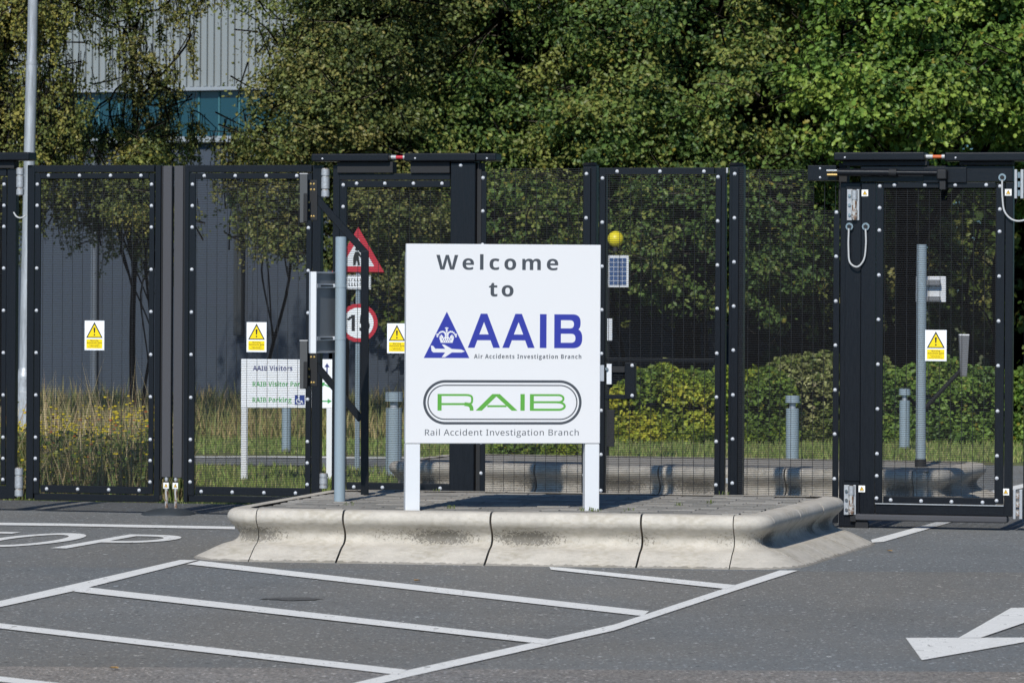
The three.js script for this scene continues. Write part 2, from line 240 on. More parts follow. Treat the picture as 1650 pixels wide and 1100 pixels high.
{
  const corners = [[-1.75, 24.82], [1.5, 24.28], [2.19, 26.8], [-1.2, 27.38]];
  const isl = thing('traffic_island', 'raised block-paved traffic island with pale scooped concrete kerbs under the welcome sign', 'traffic island');
  const arcs = roundedPath(corners, 0.22), fx = (px) => (px - 825) / FOCAL * 24.6, A = arcs[0][14].x, B = arcs[1][0].x, cut = (px) => (fx(px) - A) / (B - A);
  kerbRing(isl, corners, 0.22, [[cut(553), cut(792), cut(1033)], [0.36, 0.7], null, null]);
  // bedding below the blocks, then the blocks in running bond, turned with the island
  const inner = corners.map((c, i) => { const cx = 0.15, cd = 25.8, L = Math.hypot(c[0] - cx, c[1] - cd); return [cx + (c[0] - cx) * (1 - 0.21 / L), cd + (c[1] - cd) * (1 - 0.21 / L)]; });
  part(isl, 'bedding', sheet(inner, 0.268), M.joint);
  const turn = rad(-9.5), ct = Math.cos(turn), st = Math.sin(turn), rest = [], list = [];
  const variants = M.pavers.map((m, k) => box(0.197, 0.06, 0.097, 0, 0, 0, 0.005));
  for (let r = -18; r <= 18; r++) for (let c = -12; c <= 12; c++) { const a = (c + (r % 2 ? 0.5 : 0)) * 0.2, b = r * 0.1, x = 0.13 + a * ct - b * st, d = 25.8 + a * st + b * ct; const fits = [[-1, -1], [1, -1], [1, 1], [-1, 1]].every(([p, q]) => { const X = x + p * 0.098 * ct - q * 0.048 * st, D = d + p * 0.098 * st + q * 0.048 * ct; return inside(X, D, corners, -0.085) && corners.every((e) => Math.hypot(e[0] - X, e[1] - D) > 0.27); }); if (fits) list.push([x, d]); }
  list.sort((p, q) => p[1] - q[1]);
  list.forEach(([x, d], k) => {
    const y = 0.266 + 0.006 * (R0() - 0.5), tint = Math.floor(R0() * 4);
    if (k < 300) { const m = part(isl, 'paving_block', variants[tint], M.pavers[tint], [x, y, -d]); m.rotation.set(0.008 * (R0() - 0.5), turn, 0.008 * (R0() - 0.5)); } else rest.push(variants[0].clone().rotateY(turn).translate(x, y, -d));
  });
  if (rest.length) { const m = part(isl, 'far_paving_blocks', mergeGeometries(rest), M.pavers[1]); m.userData.kind = 'stuff'; }
  // weeds in the joints
  const rw = rngOf(5), blades = [];
  for (const [px, py, n] of [[945, 822, 26], [962, 823, 14], [1095, 813, 12], [1142, 810, 10], [724, 818, 14], [1168, 795, 8], [700, 791, 10], [560, 812, 8], [1015, 822, 9]]) { const p = onLevel(px, py, 0.3); for (let k = 0; k < n; k++) { const g = new THREE.PlaneGeometry(0.004, 0.014 + 0.02 * rw()).translate(0, 0.01, 0).rotateX((rw() - 0.5) * 1.8).rotateY(rw() * 6).translate(p.x + (rw() - 0.5) * 0.07, 0.294, p.z + (rw() - 0.5) * 0.05); blades.push(g); } }
  const w = new THREE.Mesh(mergeGeometries(blades), std(0.11, 0.14, 0.035, { side: THREE.DoubleSide, roughness: 1 })); w.name = 'moss_tufts'; w.userData = { kind: 'stuff', label: 'small green weeds in the paving joints of the island', category: 'weeds' }; scene.add(w);
}
{
  const corners = [[-1.0, 31.8], [3.2, 30.62], [3.75, 32.4], [-0.5, 33.55]];
  const isl = thing('traffic_island', 'second kerbed island seen through the mesh behind the pedestrian gate', 'traffic island');
  kerbRing(isl, corners, 0.25);
  part(isl, 'paving', sheet(corners.map((c) => { const cx = 1.35, cd = 32.1, L = Math.hypot(c[0] - cx, c[1] - cd); return [cx + (c[0] - cx) * (1 - 0.15 / L), cd + (c[1] - cd) * (1 - 0.1 / L)]; }), 0.292), M.pavers[3]);
}
// ---------------------------------------------------------------- gates and fence: one line, wire panels of 76 x 12.7 mm
function gateThing(name, label, category, px, group) { const [u] = FENCE.hit(px, 700); const g = thing(name, label, category, FENCE.point(u), FENCE.turn, group); g.userData.u0 = u; return g; }
function finish(g) { delete g.userData.u0; return g; }
// rectangle of the photograph on the fence plane -> box standing from zb to zf before it
function slab(g, name, x0, y0, x1, y1, zf, zb, mat, r = 0.004, parent = g) {
  const ym = (y0 + y1) / 2, xm = (x0 + x1) / 2, a = FENCE.hit(x0, ym)[0] - g.userData.u0, b = FENCE.hit(x1, ym)[0] - g.userData.u0, t = FENCE.hit(xm, y0)[1], s = FENCE.hit(xm, y1)[1];
  return part(parent, name, box(b - a, t - s, zf - zb, (a + b) / 2, (t + s) / 2, (zf + zb) / 2, r), mat);
}
const loc = (g, px, py, z = 0) => { const [u, v] = FENCE.hit(px, py); return [u - g.userData.u0, v, z]; };
const boltGeo = mergeGeometries([new THREE.SphereGeometry(0.0115, 10, 5, 0, 2 * PI, 0, PI / 2).rotateX(PI / 2).scale(1, 1, 0.8), new THREE.CylinderGeometry(0.0125, 0.0125, 0.003, 12).rotateX(PI / 2)]);
function bolts(g, z, list) { for (const [x, y] of list) part(g, 'bolt', boltGeo, M.bolt, loc(g, x, y, z)); }
const column = (xt, xb, ys) => ys.map((y) => [lerp(xt, xb, (y - 290) / 490), y]);
function wires(g, x0, y0, x1, y1, z, cut) {                              // welded wire infill of one panel
  const ym = (y0 + y1) / 2, xm = (x0 + x1) / 2, a = FENCE.hit(x0, ym)[0] - g.userData.u0, b = FENCE.hit(x1, ym)[0] - g.userData.u0, t = FENCE.hit(xm, y0)[1], s = FENCE.hit(xm, y1)[1], all = [];
  for (let y = Math.ceil(s / 0.0127) * 0.0127; y < t; y += 0.0127) { let e = b; if (cut && y < cut[2] && y > cut[1]) e = cut[0]; all.push(new THREE.CylinderGeometry(0.0019, 0.0019, e - a, 5, 1, true).rotateZ(PI / 2).translate((a + e) / 2, y, z)); }
  for (let x = a + 0.03; x < b; x += 0.0762) all.push(new THREE.CylinderGeometry(0.0019, 0.0019, t - s, 5, 1, true).translate(x, (t + s) / 2, z - 0.0036));
  const m = part(g, 'wire_infill', mergeGeometries(all), M.wire); m.userData.kind = 'stuff'; return m;
}
function hinge(g, x0, y0, x1, y1, z = 0.02) {                              // galvanised barrel hinge of three knuckles
  const xm = (x0 + x1) / 2, r = (FENCE.hit(x1, y0)[0] - FENCE.hit(x0, y0)[0]) / 2, top = loc(g, xm, y0)[1], bot = loc(g, xm, y1)[1], u = loc(g, xm, (y0 + y1) / 2)[0], h = top - bot;
  const hp = part(g, 'hinge', cyl(r * 0.8, r * 0.8, h, 14, u, (top + bot) / 2, z), M.rusty);
  for (const [c, k] of [[0.13, 0.2], [0.5, 0.4], [0.86, 0.22]]) part(hp, 'knuckle', cyl(r, r, h * k, 16, u, bot + h * c, z), M.galv);
}
const lower = [432, 500, 568, 636, 704, 738, 772], upper = [297, 331, 365];
const cutWire = null;
{ // far left leaf, only its right edge in view
  const g = gateThing('gate_leaf', 'black mesh gate leaf cut off by the picture edge beside the lamp post', 'gate', 9, 'folding gate leaves');
  slab(g, 'stile', 12, 272, 26.5, 803, 0.03, -0.03, M.black); slab(g, 'stile', -190, 272, -176, 803, 0.03, -0.03, M.black);
  slab(g, 'rail', -176, 272, 12, 284, 0.028, -0.028, M.black); slab(g, 'rail', -176, 781, 12, 802, 0.028, -0.028, M.black);
  slab(g, 'clamp_bar', 4, 285, 11.6, 780, 0.034, 0.02, M.black); wires(g, -176, 285, 12, 781, 0.012);
  bolts(g, 0.035, column(8.6, 6.6, [...upper, ...lower])); hinge(g, 27.5, 270, 39.5, 315); hinge(g, 25, 753, 38, 800); finish(g);
}
{ const g = gateThing('gate_leaf', 'black mesh gate leaf with yellow flowering weeds behind its lower half', 'gate', 150, 'folding gate leaves');
  slab(g, 'stile', 44.5, 266, 56, 803, 0.03, -0.03, M.black); slab(g, 'stile', 250.6, 266, 259.5, 808, 0.03, -0.03, M.black);
  slab(g, 'rail', 56.3, 266, 250.3, 277.5, 0.027, -0.027, M.black); slab(g, 'rail', 56.3, 796, 250.3, 807, 0.027, -0.027, M.black);
  slab(g, 'clamp_bar', 57.2, 279, 66.2, 795, 0.034, 0.015, M.black); slab(g, 'clamp_bar', 241.5, 279, 249.6, 796, 0.034, 0.015, M.black);
  slab(g, 'clamp_bar', 66.4, 279, 241.3, 288, 0.031, 0.015, M.black); slab(g, 'clamp_bar', 66.4, 782, 241.3, 794.5, 0.031, 0.015, M.black);
  wires(g, 62, 284, 246, 789, 0.01);
  slab(g, 'rubber_edge', 262.5, 267, 277, 769, 0.025, -0.03, M.rubber, 0.008); slab(g, 'edge_channel', 259.7, 267, 262.3, 772, 0.018, -0.028, M.blackDull);
  slab(g, 'wheel_bracket', 244, 797.5, 262, 805, 0.024, 0.0, M.blackDull);
  bolts(g, 0.035, column(62.3, 58.8, [297, 331, 365, ...lower])); bolts(g, 0.035, column(246.4, 243.8, [297, 331.5, 366, 434, 502, 571, 639, 707.6, 741.5, 776]));
  bolts(g, 0.032, [80, 130, 180, 229].map((x) => [x, 282.8])); bolts(g, 0.032, [[77, 787], [127, 787.6], [177, 788.5], [226, 789.3]]);
  finish(g);
}
{ const g = gateThing('gate_leaf', 'black mesh gate leaf with the white direction sign showing through it', 'gate', 400, 'folding gate leaves');
  slab(g, 'stile', 298.3, 266, 305, 809, 0.03, -0.03, M.black); slab(g, 'stile', 504, 266, 518, 804, 0.03, -0.03, M.black);
  slab(g, 'rail', 305.3, 266, 503.7, 277.5, 0.027, -0.027, M.black); slab(g, 'rail', 305.3, 799, 503.7, 810, 0.027, -0.027, M.black);
  slab(g, 'clamp_bar', 306, 279, 315.8, 798, 0.034, 0.015, M.black); slab(g, 'clamp_bar', 494.5, 279, 503.4, 798, 0.034, 0.015, M.black);
  slab(g, 'clamp_bar', 316, 279, 494.2, 288.5, 0.031, 0.015, M.black); slab(g, 'clamp_bar', 316, 785, 494.2, 798, 0.031, 0.015, M.black);
  wires(g, 310, 284, 499, 791, 0.01);
  slab(g, 'rubber_edge', 280.6, 267, 295.4, 770, 0.025, -0.03, M.rubber, 0.008); slab(g, 'edge_channel', 295.6, 267, 298.1, 773, 0.018, -0.028, M.blackDull);
  bolts(g, 0.035, column(312.3, 308.3, [297, 331.5, 366, 434, 502.7, 571, 640, 707.6, 742, 776])); bolts(g, 0.035, column(499.5, 497, [297, 332, 367, 436, 504, 574, 643, 711, 745.5, 780]));
  bolts(g, 0.032, [331, 381, 431, 480].map((x) => [x, 283.2])); bolts(g, 0.032, [[326, 791.3], [376, 792.4], [427, 793.2], [478, 793.8]]);
  hinge(g, 519, 271, 532, 318); hinge(g, 516, 762, 529, 787); finish(g);
}
{ const g = gateThing('gate_leaf', 'black mesh gate leaf between the grey pole and the thick gate post', 'gate', 640, 'folding gate leaves');
  slab(g, 'stile', 537, 266, 547.6, 792, 0.03, -0.03, M.black); slab(g, 'rail', 547.9, 279.5, 727, 290, 0.027, -0.027, M.black); slab(g, 'rail', 547.9, 791, 727, 803, 0.027, -0.027, M.black);
  slab(g, 'clamp_bar', 548.4, 291, 559.4, 790, 0.034, 0.015, M.black); slab(g, 'clamp_bar', 559.6, 291, 727, 302, 0.031, 0.015, M.black); slab(g, 'clamp_bar', 559.6, 778, 727, 790, 0.031, 0.015, M.black);
  wires(g, 553, 296, 727, 785, 0.01);
  bolts(g, 0.035, column(555.2, 553, [298, 333, 367, 436, 504, 573, 642, 711, 745])); bolts(g, 0.032, [576.6, 622, 668, 714].map((x) => [x, 295.6])); bolts(g, 0.032, [[572, 784], [618, 784.8], [664, 785.5], [711, 786.2]]);
  finish(g);
}
{ const g = gateThing('gate_post', 'thick square black gate post rising behind the welcome sign', 'gate post', 748, 'main gate posts');
  slab(g, 'post', 728, 262, 768, 846, 0.06, -0.12, M.black, 0.008); slab(g, 'cap', 729.5, 259.6, 766.5, 261.7, 0.05, -0.11, M.black, 0.003); slab(g, 'side_bracket', 768.3, 262, 775.6, 842, 0.02, -0.08, M.blackDull); bolts(g, 0.061, [[746, 266.5]]); finish(g);
}
function topArm(label, arms, boxes, link, linkMat, px) {                    // swing gear above a folding gate: two long covers joined by a rod
  const g = gateThing('gate_operator', label, 'gate opener', px, 'gate openers along the top');
  for (const [x0, y0, x1, y1] of arms) { const c = slab(g, 'arm_cover', x0, y0, x1, y1, 0.1, -0.06, M.black, 0.01); const m = part(c, 'screw', boltGeo, M.bolt, loc(g, x0 + 18, (y0 + y1) / 2 + 2, 0.1)); m.scale.setScalar(0.55); }
  for (const [x0, y0, x1, y1] of boxes) slab(g, 'drive_housing', x0, y0, x1, y1, 0.05, -0.05, M.blackDull);
  if (link) { const [x0, x1, y] = link; part(g, 'link_rod', rod(loc(g, x0, y, 0.02), loc(g, x1, y, 0.02), 0.013, 12), linkMat); part(g, 'rod_end', rod(loc(g, x0, y, 0.02), loc(g, lerp(x0, x1, 0.35), y, 0.02), 0.0165, 12), M.galv); part(g, 'rod_end', rod(loc(g, lerp(x0, x1, 0.75), y, 0.02), loc(g, x1, y, 0.02), 0.0165, 12), M.galv); }
  finish(g); return g;
}
topArm('black gate opener arm over the hinge beside the lamp post', [[-160, 246, 54, 259.3]], [[-150, 259.6, 26, 271.5]], null, null, 20);
topArm('black gate opener arms joined by a grey rod above the thick gate post', [[508, 248, 632, 260.5], [657, 247, 772, 260.2], [772.4, 247.4, 805, 259.8]], [[546, 260.8, 636, 278.8], [664, 260.5, 727.5, 279.2]], [630, 658, 253.5], M.redPaint, 650);
topArm('black gate opener arms joined by an orange rod above the hydraulic ram', [[1348, 245.5, 1494, 259], [1526, 245.5, 1760, 260]], [[1361, 259.3, 1496, 267], [1548, 260.3, 1634, 266]], [1492, 1528, 252.5], M.orange, 1500);

function fencePost(label, x0, x1, boltX, ys) {
  const g = gateThing('fence_post', label, 'fence post', (x0 + x1) / 2, 'slim fence posts beside the pedestrian gate');
  slab(g, 'post', x0, 266, x1, 846, 0.0, -0.08, M.black, 0.004);
  const a = loc(g, x0, 400)[0], b = loc(g, x1, 400)[0], t = loc(g, (x0 + x1) / 2, 266)[1], w = b - a;
  part(g, 'cap', new THREE.CylinderGeometry(w * 0.5, w * 0.735, 0.018, 4).rotateY(PI / 4).translate((a + b) / 2, t + 0.009, -0.04), M.black);
  slab(g, 'clamp_bar', boltX - 6, 270, boltX + 5, 840, 0.016, 0.008, M.black); bolts(g, 0.017, column(boltX, boltX - 4, ys)); return finish(g);
}
fencePost('slim black capped post at the latch side of the pedestrian gate', 938, 959.5, 946, [280, 351, 422, 493, 564, 636, 707, 765]);
fencePost('slim black capped post at the hinge side of the pedestrian gate', 1174, 1197, 1185, [280, 351, 422, 493, 564, 636, 707, 778]);
{ const g = gateThing('wire_fence', 'black wire fence panel between the thick gate post and the pedestrian gate', 'fence panel', 860, 'fixed wire fence panels');
  wires(g, 772, 270, 951, 846, 0.004); slab(g, 'clamp_bar', 775, 276, 783.5, 840, 0.016, 0.008, M.black); bolts(g, 0.017, column(779.3, 775.5, [286.5, 340, 394, 448, 502, 556, 610, 664, 713, 762])); finish(g);
}
{ const g = gateThing('wire_fence', 'black wire fence panel between the pedestrian gate and the hydraulic ram', 'fence panel', 1265, 'fixed wire fence panels');
  const c = loc(g, 1311, 300), y0 = loc(g, 1311, 338)[1], y1 = loc(g, 1311, 286)[1];
  wires(g, 1181, 272, 1352, 848, 0.004, [c[0], y0, y1 + 1]); slab(g, 'clamp_bar', 1343, 338, 1353, 842, 0.016, 0.008, M.black); bolts(g, 0.017, column(1349.5, 1345.5, [342, 413, 485, 556, 628, 699, 771])); finish(g);
}
{ const g = gateThing('pedestrian_gate', 'narrow black wire pedestrian gate with a boxed lock and a mid rail', 'gate', 1065);
  slab(g, 'stile', 964, 270, 976, 838, 0.0, -0.05, M.black); slab(g, 'stile', 1152, 270, 1168.5, 838, 0.0, -0.05, M.black);
  slab(g, 'rail', 976.2, 270, 1151.8, 281, 0.006, -0.048, M.black); slab(g, 'rail', 976.2, 826, 1151.8, 838, -0.002, -0.048, M.black); slab(g, 'rail', 976.2, 577, 1151.8, 583.5, -0.002, -0.04, M.black);
  wires(g, 974, 280, 1154, 830, 0.004);
  slab(g, 'clamp_bar', 966, 282, 975, 830, 0.015, 0.008, M.black); slab(g, 'clamp_bar', 1153, 282, 1161.5, 830, 0.015, 0.008, M.black);
  const lock = slab(g, 'lock_box', 1008, 584, 1024.5, 643, 0.022, -0.03, M.black); slab(g, 'shelf', 976, 635.5, 1007.8, 643, 0.02, -0.03, M.black, 0.003, lock); slab(g, 'top_plate', 985, 590.5, 1007.8, 600, 0.018, -0.01, M.blackDull, 0.003, lock);
  slab(g, 'latch_body', 979, 586, 987, 619, 0.028, 0.009, M.whiteDull, 0.003, lock); slab(g, 'strike_label', 968, 588, 974.5, 614, 0.019, 0.0155, M.alu, 0.001, lock); part(lock, 'key_cylinder', cyl(0.011, 0.011, 0.02, 14).rotateX(PI / 2).translate(...loc(g, 980, 594, 0.034)), M.steel);
  bolts(g, 0.016, column(971.8, 969, [287, 358, 429, 499, 569.5, 661, 732, 790])); bolts(g, 0.016, column(1158, 1154.6, [285, 356, 427, 497, 569, 639.6, 711, 781])); bolts(g, 0.008, [995, 1064, 1135].map((x) => [x, 276])); bolts(g, 0.023, [[1020, 588.5], [1020, 637]]);
  slab(g, 'gate_hinge', 1168.8, 270, 1173, 279, -0.01, -0.04, M.galv); slab(g, 'gate_hinge', 1168.8, 770, 1173, 779, -0.01, -0.04, M.galv); finish(g);
}
{ const g = gateThing('gate_post', 'thick black gate post carrying galvanised hinges beside the ram-driven leaf', 'gate post', 1372, 'main gate posts');
  slab(g, 'post', 1353, 294, 1387, 849, -0.002, -0.18, M.black, 0.008); slab(g, 'front_flange', 1362, 300, 1387.5, 775, 0.008, 0.0, M.black);
  const bb = slab(g, 'ram_bracket', 1304, 266.5, 1350, 291, 0.05, -0.1, M.black); for (const y of [271.5, 286]) part(bb, 'screw', boltGeo, M.bolt, loc(g, 1324, y, 0.05)).scale.setScalar(0.6);
  slab(g, 'cross_beam', 1350.5, 262, 1364, 340, -0.03, -0.14, M.blackDull);
  const hin = (y0, y1, x0, x1) => { const h = slab(g, 'hinge_plate', x0, y0, x0 + 9, y1, 0.02, 0.009, M.galv, 0.003); slab(g, 'hinge_plate', x1 - 4.5, y0, x1, y1, 0.022, 0.009, M.galv, 0.003, h); const u = loc(g, x0 + 12.5, (y0 + y1) / 2), t = loc(g, x0 + 12, y0)[1], b = loc(g, x0 + 12, y1)[1]; part(h, 'barrel', cyl(0.017, 0.017, (t - b) * 0.96, 14, u[0], u[1], 0.03), M.rusty); part(h, 'barrel_collar', cyl(0.021, 0.021, (t - b) * 0.3, 14, u[0], t - (t - b) * 0.18, 0.03), M.galv); part(h, 'barrel_collar', cyl(0.021, 0.021, (t - b) * 0.26, 14, u[0], b + (t - b) * 0.2, 0.03), M.rusty); for (const k of [0.2, 0.5, 0.82]) part(h, 'nut', cyl(0.011, 0.011, 0.012, 6).rotateX(PI / 2).translate(...loc(g, x0 + 4.5, lerp(y0, y1, k), 0.026)), M.steel); };
  hin(305, 355, 1366, 1386); hin(781, 829, 1361, 1380.5);
  const lug = slab(g, 'hinge_foot', 1371, 829.5, 1381, 840, 0.03, -0.03, M.blackDull); finish(g);
}
function gland(parent, g, x, y, z) { const m = part(parent, 'cable_gland', cyl(0.026, 0.026, 0.012, 20).rotateX(PI / 2).translate(...loc(g, x, y, z)), M.steel); part(m, 'gland_nut', cyl(0.015, 0.015, 0.022, 6).rotateX(PI / 2).translate(...loc(g, x, y, z + 0.008)), M.blackDull); }
const stickerMap = canvasTexture(128, 128, (c) => { c.fillStyle = '#f2f0ea'; c.fillRect(0, 0, 128, 128); c.fillStyle = '#e8b40a'; c.beginPath(); c.moveTo(64, 22); c.lineTo(104, 94); c.lineTo(24, 94); c.closePath(); c.fill(); c.strokeStyle = '#2a2520'; c.lineWidth = 6; c.stroke(); c.fillStyle = '#2a2520'; c.fillRect(60, 48, 9, 26); c.fillRect(60, 79, 9, 8); c.fillRect(22, 106, 84, 6); });
M.sticker = new THREE.MeshStandardMaterial({ map: stickerMap, roughness: 0.5 });
function sticker(g, x, y, z, s = 0.045) { part(g, 'hazard_sticker', new THREE.BoxGeometry(s, s, 0.002), [M.whiteDull, M.whiteDull, M.whiteDull, M.whiteDull, M.sticker, M.whiteDull], loc(g, x, y, z)); }
{ const g = gateThing('gate_leaf', 'black mesh gate leaf driven by the hydraulic ram, grey rubber strip along its foot', 'gate', 1515, 'folding gate leaves');
  slab(g, 'stile', 1388.5, 294.5, 1412, 829, 0.03, -0.04, M.black); slab(g, 'stile', 1620.5, 293.5, 1633, 832, 0.03, -0.04, M.black);
  slab(g, 'top_beam', 1388.5, 267.5, 1634, 293, 0.034, -0.04, M.black); slab(g, 'rail', 1412.3, 813, 1620.2, 829, 0.027, -0.035, M.black);
  slab(g, 'ram_plate', 1490, 270, 1560, 294.5, 0.05, 0.0345, M.black);
  slab(g, 'clamp_bar', 1413, 295, 1424.5, 811.5, 0.035, 0.015, M.black); slab(g, 'clamp_bar', 1606, 295, 1619.8, 812, 0.035, 0.015, M.black); slab(g, 'clamp_bar', 1424.8, 293.6, 1605.8, 303, 0.031, 0.015, M.black); slab(g, 'clamp_bar', 1424.8, 800, 1605.8, 811.5, 0.031, 0.015, M.black);
  wires(g, 1419, 298, 1612, 806, 0.01);
  slab(g, 'rubber_edge', 1380, 829.5, 1625, 840, 0.05, -0.05, M.rubber, 0.012); slab(g, 'edge_rail', 1412, 811.8, 1619, 813.4, 0.04, 0.0, M.galv, 0.001);
  bolts(g, 0.036, column(1419.8, 1414.6, [300, 335, 371, 443, 514.6, 586.6, 658.4, 730.5, 766, 802])); bolts(g, 0.036, column(1613.6, 1608, [300, 337, 373, 445, 517, 589, 662, 734, 770, 806]));
  bolts(g, 0.032, [1443, 1492, 1541, 1591].map((x) => [x, 298])); bolts(g, 0.032, [[1437, 805], [1486, 806.5], [1535, 807.7], [1585, 808.8]]);
  sticker(g, 1395.5, 311, 0.032); sticker(g, 1626.5, 310, 0.032); sticker(g, 1390.5, 787, 0.032); sticker(g, 1622.5, 792, 0.032);
  const wheel = part(g, 'guide_wheel', cyl(0.045, 0.045, 0.05, 18).rotateX(PI / 2).translate(...loc(g, 1390, 846, 0.0)), M.blackDull);
  const hh = slab(g, 'hinge', 1636, 273, 1640.5, 320, 0.03, 0.0, M.galv, 0.003); slab(g, 'hinge_leaf', 1646, 273, 1651, 320, 0.03, 0.0, M.galv, 0.003, hh); for (const y of [282, 297, 311]) part(hh, 'pin', cyl(0.015, 0.015, 0.04, 10, ...loc(g, 1643.5, y, 0.02)), M.steel);
  const h2 = slab(g, 'hinge', 1634, 788, 1638.5, 836, 0.03, 0.0, M.galv, 0.003); slab(g, 'hinge_leaf', 1644, 788, 1649, 836, 0.03, 0.0, M.galv, 0.003, h2); for (const y of [798, 812, 826]) part(h2, 'pin', cyl(0.015, 0.015, 0.04, 10, ...loc(g, 1641.5, y, 0.02)), M.rusty);
  finish(g);
}
{ const g = gateThing('hydraulic_ram', 'black hydraulic ram with a shiny rod along the gate top', 'hydraulic ram', 1440);
  part(g, 'barrel', rod(loc(g, 1354, 278, 0.09), loc(g, 1448, 278.5, 0.09), 0.0255, 18), M.black); part(g, 'rod', rod(loc(g, 1446, 278.5, 0.09), loc(g, 1514, 279, 0.09), 0.016, 14), M.black); part(g, 'gland_collar', rod(loc(g, 1437, 278.4, 0.09), loc(g, 1449, 278.5, 0.09), 0.0275, 18), M.blackDull);
  const e = slab(g, 'knuckle', 1514, 273, 1530, 290, 0.12, 0.05, M.blackDull, 0.012); slab(g, 'knuckle_tail', 1518, 290.3, 1528, 306, 0.1, 0.05, M.blackDull, 0.004, e);
  part(g, 'hose_fitting', rod(loc(g, 1336, 275.5, 0.08), loc(g, 1353, 275.5, 0.08), 0.01, 8), M.steel); part(g, 'hose_fitting', rod(loc(g, 1337, 282, 0.08), loc(g, 1353, 282, 0.08), 0.009, 8), M.brass); finish(g);
}
{ const g = gateThing('safety_cable', 'pale cable loop hanging from two round glands below the upper hinge', 'cable', 1384, 'cable loops on the gate');
  const p = [[1370.5, 368], [1370, 400], [1373, 424], [1384, 430], [1394, 420], [1398, 395], [1397.5, 368]].map(([x, y]) => new THREE.Vector3(...loc(g, x, y, 0.055)));
  part(g, 'cable', new THREE.TubeGeometry(new THREE.CatmullRomCurve3(p), 40, 0.0065, 8), M.cable); gland(g, g, 1370.5, 365, 0.03); gland(g, g, 1397.5, 365, 0.045); finish(g);
}
{ const g = gateThing('safety_cable', 'pale cable drooping across the hinge gap at the picture edge', 'cable', 1630, 'cable loops on the gate');
  const p = [[1617.5, 290], [1618, 318], [1622, 342], [1634, 354], [1648, 356], [1664, 348], [1676, 320]].map(([x, y]) => new THREE.Vector3(...loc(g, x, y, 0.06)));
  part(g, 'cable', new THREE.TubeGeometry(new THREE.CatmullRomCurve3(p), 40, 0.0065, 8), M.cable); gland(g, g, 1617.5, 286, 0.05); finish(g);
}
{ const g = gateThing('safety_cable', 'short pale cable across the hinge gap beside the lamp post', 'cable', 34, 'cable loops on the gate');
  const p = [[24, 342], [29, 349], [36, 351], [44, 347]].map(([x, y]) => new THREE.Vector3(...loc(g, x, y, 0.035)));
  part(g, 'cable', new THREE.TubeGeometry(new THREE.CatmullRomCurve3(p), 20, 0.006, 8), M.cable); finish(g);
}
{ const g = gateThing('gate_leaf', 'next mesh gate leaf, only its edge showing beyond the right-hand hinge', 'gate', 1665, 'folding gate leaves');
  slab(g, 'stile', 1651.5, 268, 1672, 836, 0.03, -0.04, M.black); slab(g, 'stile', 1850, 268, 1866, 836, 0.03, -0.04, M.black); slab(g, 'rail', 1672.3, 268, 1849.7, 292, 0.028, -0.035, M.black); slab(g, 'rail', 1672.3, 812, 1849.7, 834, 0.028, -0.035, M.black); wires(g, 1672, 292, 1850, 812, 0.01); finish(g);
}
// ground stop where the two middle leaves meet, with two drop bolts
{ const c = FENCE.point(FENCE.hit(275, 815)[0]), g = thing('gate_stop', 'low dark ground stop with two labelled drop bolts where the leaves meet', 'gate stop', c, FENCE.turn);
  const rg = rngOf(9), s = new THREE.SphereGeometry(1, 28, 10, 0, 2 * PI, 0, PI / 2), P = s.attributes.position; for (let i = 0; i < P.count; i++) { const x = P.getX(i), y = P.getY(i), z = P.getZ(i), k = 1 + 0.14 * (noise(x * 4 + 9, z * 4 + 9, 91) - 0.5); P.setXYZ(i, x * 0.19 * k, y * 0.05 - 0.004, z * 0.22 * k); } s.computeVertexNormals();
  part(g, 'mound', s, std(0.035, 0.042, 0.048, { roughness: 0.6 })).position.z = 0.05;
  for (const px of [268.5, 283.5]) { const u = FENCE.hit(px, 790)[0] - FENCE.hit(275, 815)[0]; const b = part(g, 'drop_bolt', cyl(0.011, 0.011, 0.22, 12, u, 0.14, 0.01), M.rusty); part(b, 'sleeve', cyl(0.014, 0.012, 0.04, 12, u, 0.262, 0.01), M.galv); const q = part(b, 'hazard_label', new THREE.BoxGeometry(0.04, 0.043, 0.012).translate(u, 0.205, 0.016), M.sticker); part(b, 'label_edge', box(0.044, 0.006, 0.014, u, 0.231, 0.016, 0.001), M.blackDull); }
}

// ---------------------------------------------------------------- yellow warning signs on the gates
const warnMap = canvasTexture(400, 600, (c) => {
  c.fillStyle = '#f1f2f2'; c.fillRect(0, 0, 400, 600);
  c.fillStyle = '#2b2622'; c.beginPath(); c.moveTo(200, 22); c.lineTo(372, 350); c.lineTo(28, 350); c.closePath(); c.lineJoin = 'round'; c.fill();
  c.fillStyle = '#f3d400'; c.beginPath(); c.moveTo(200, 72); c.lineTo(338, 330); c.lineTo(62, 330); c.closePath(); c.fill();
  c.fillStyle = '#2b2622'; c.beginPath(); c.moveTo(181, 140); c.lineTo(219, 140); c.lineTo(211, 250); c.lineTo(189, 250); c.closePath(); c.fill(); c.beginPath(); c.arc(200, 287, 17, 0, 7); c.fill();
  c.fillStyle = '#f3d400'; c.fillRect(34, 376, 332, 190); c.fillStyle = '#4a3d10'; c.textAlign = 'center';
  c.font = 'bold 42px sans-serif'; c.fillText('Warning', 200, 420, 300); c.fillText('Automatic gate', 200, 464, 310);
  c.font = 'bold 21px sans-serif'; c.fillText('This gate may operate', 200, 500, 300); c.fillText('without warning', 200, 524, 300); c.fillText('Keep clear of moving gate', 200, 549, 310);
});
const warnMat = new THREE.MeshStandardMaterial({ map: warnMap, roughness: 0.35 });
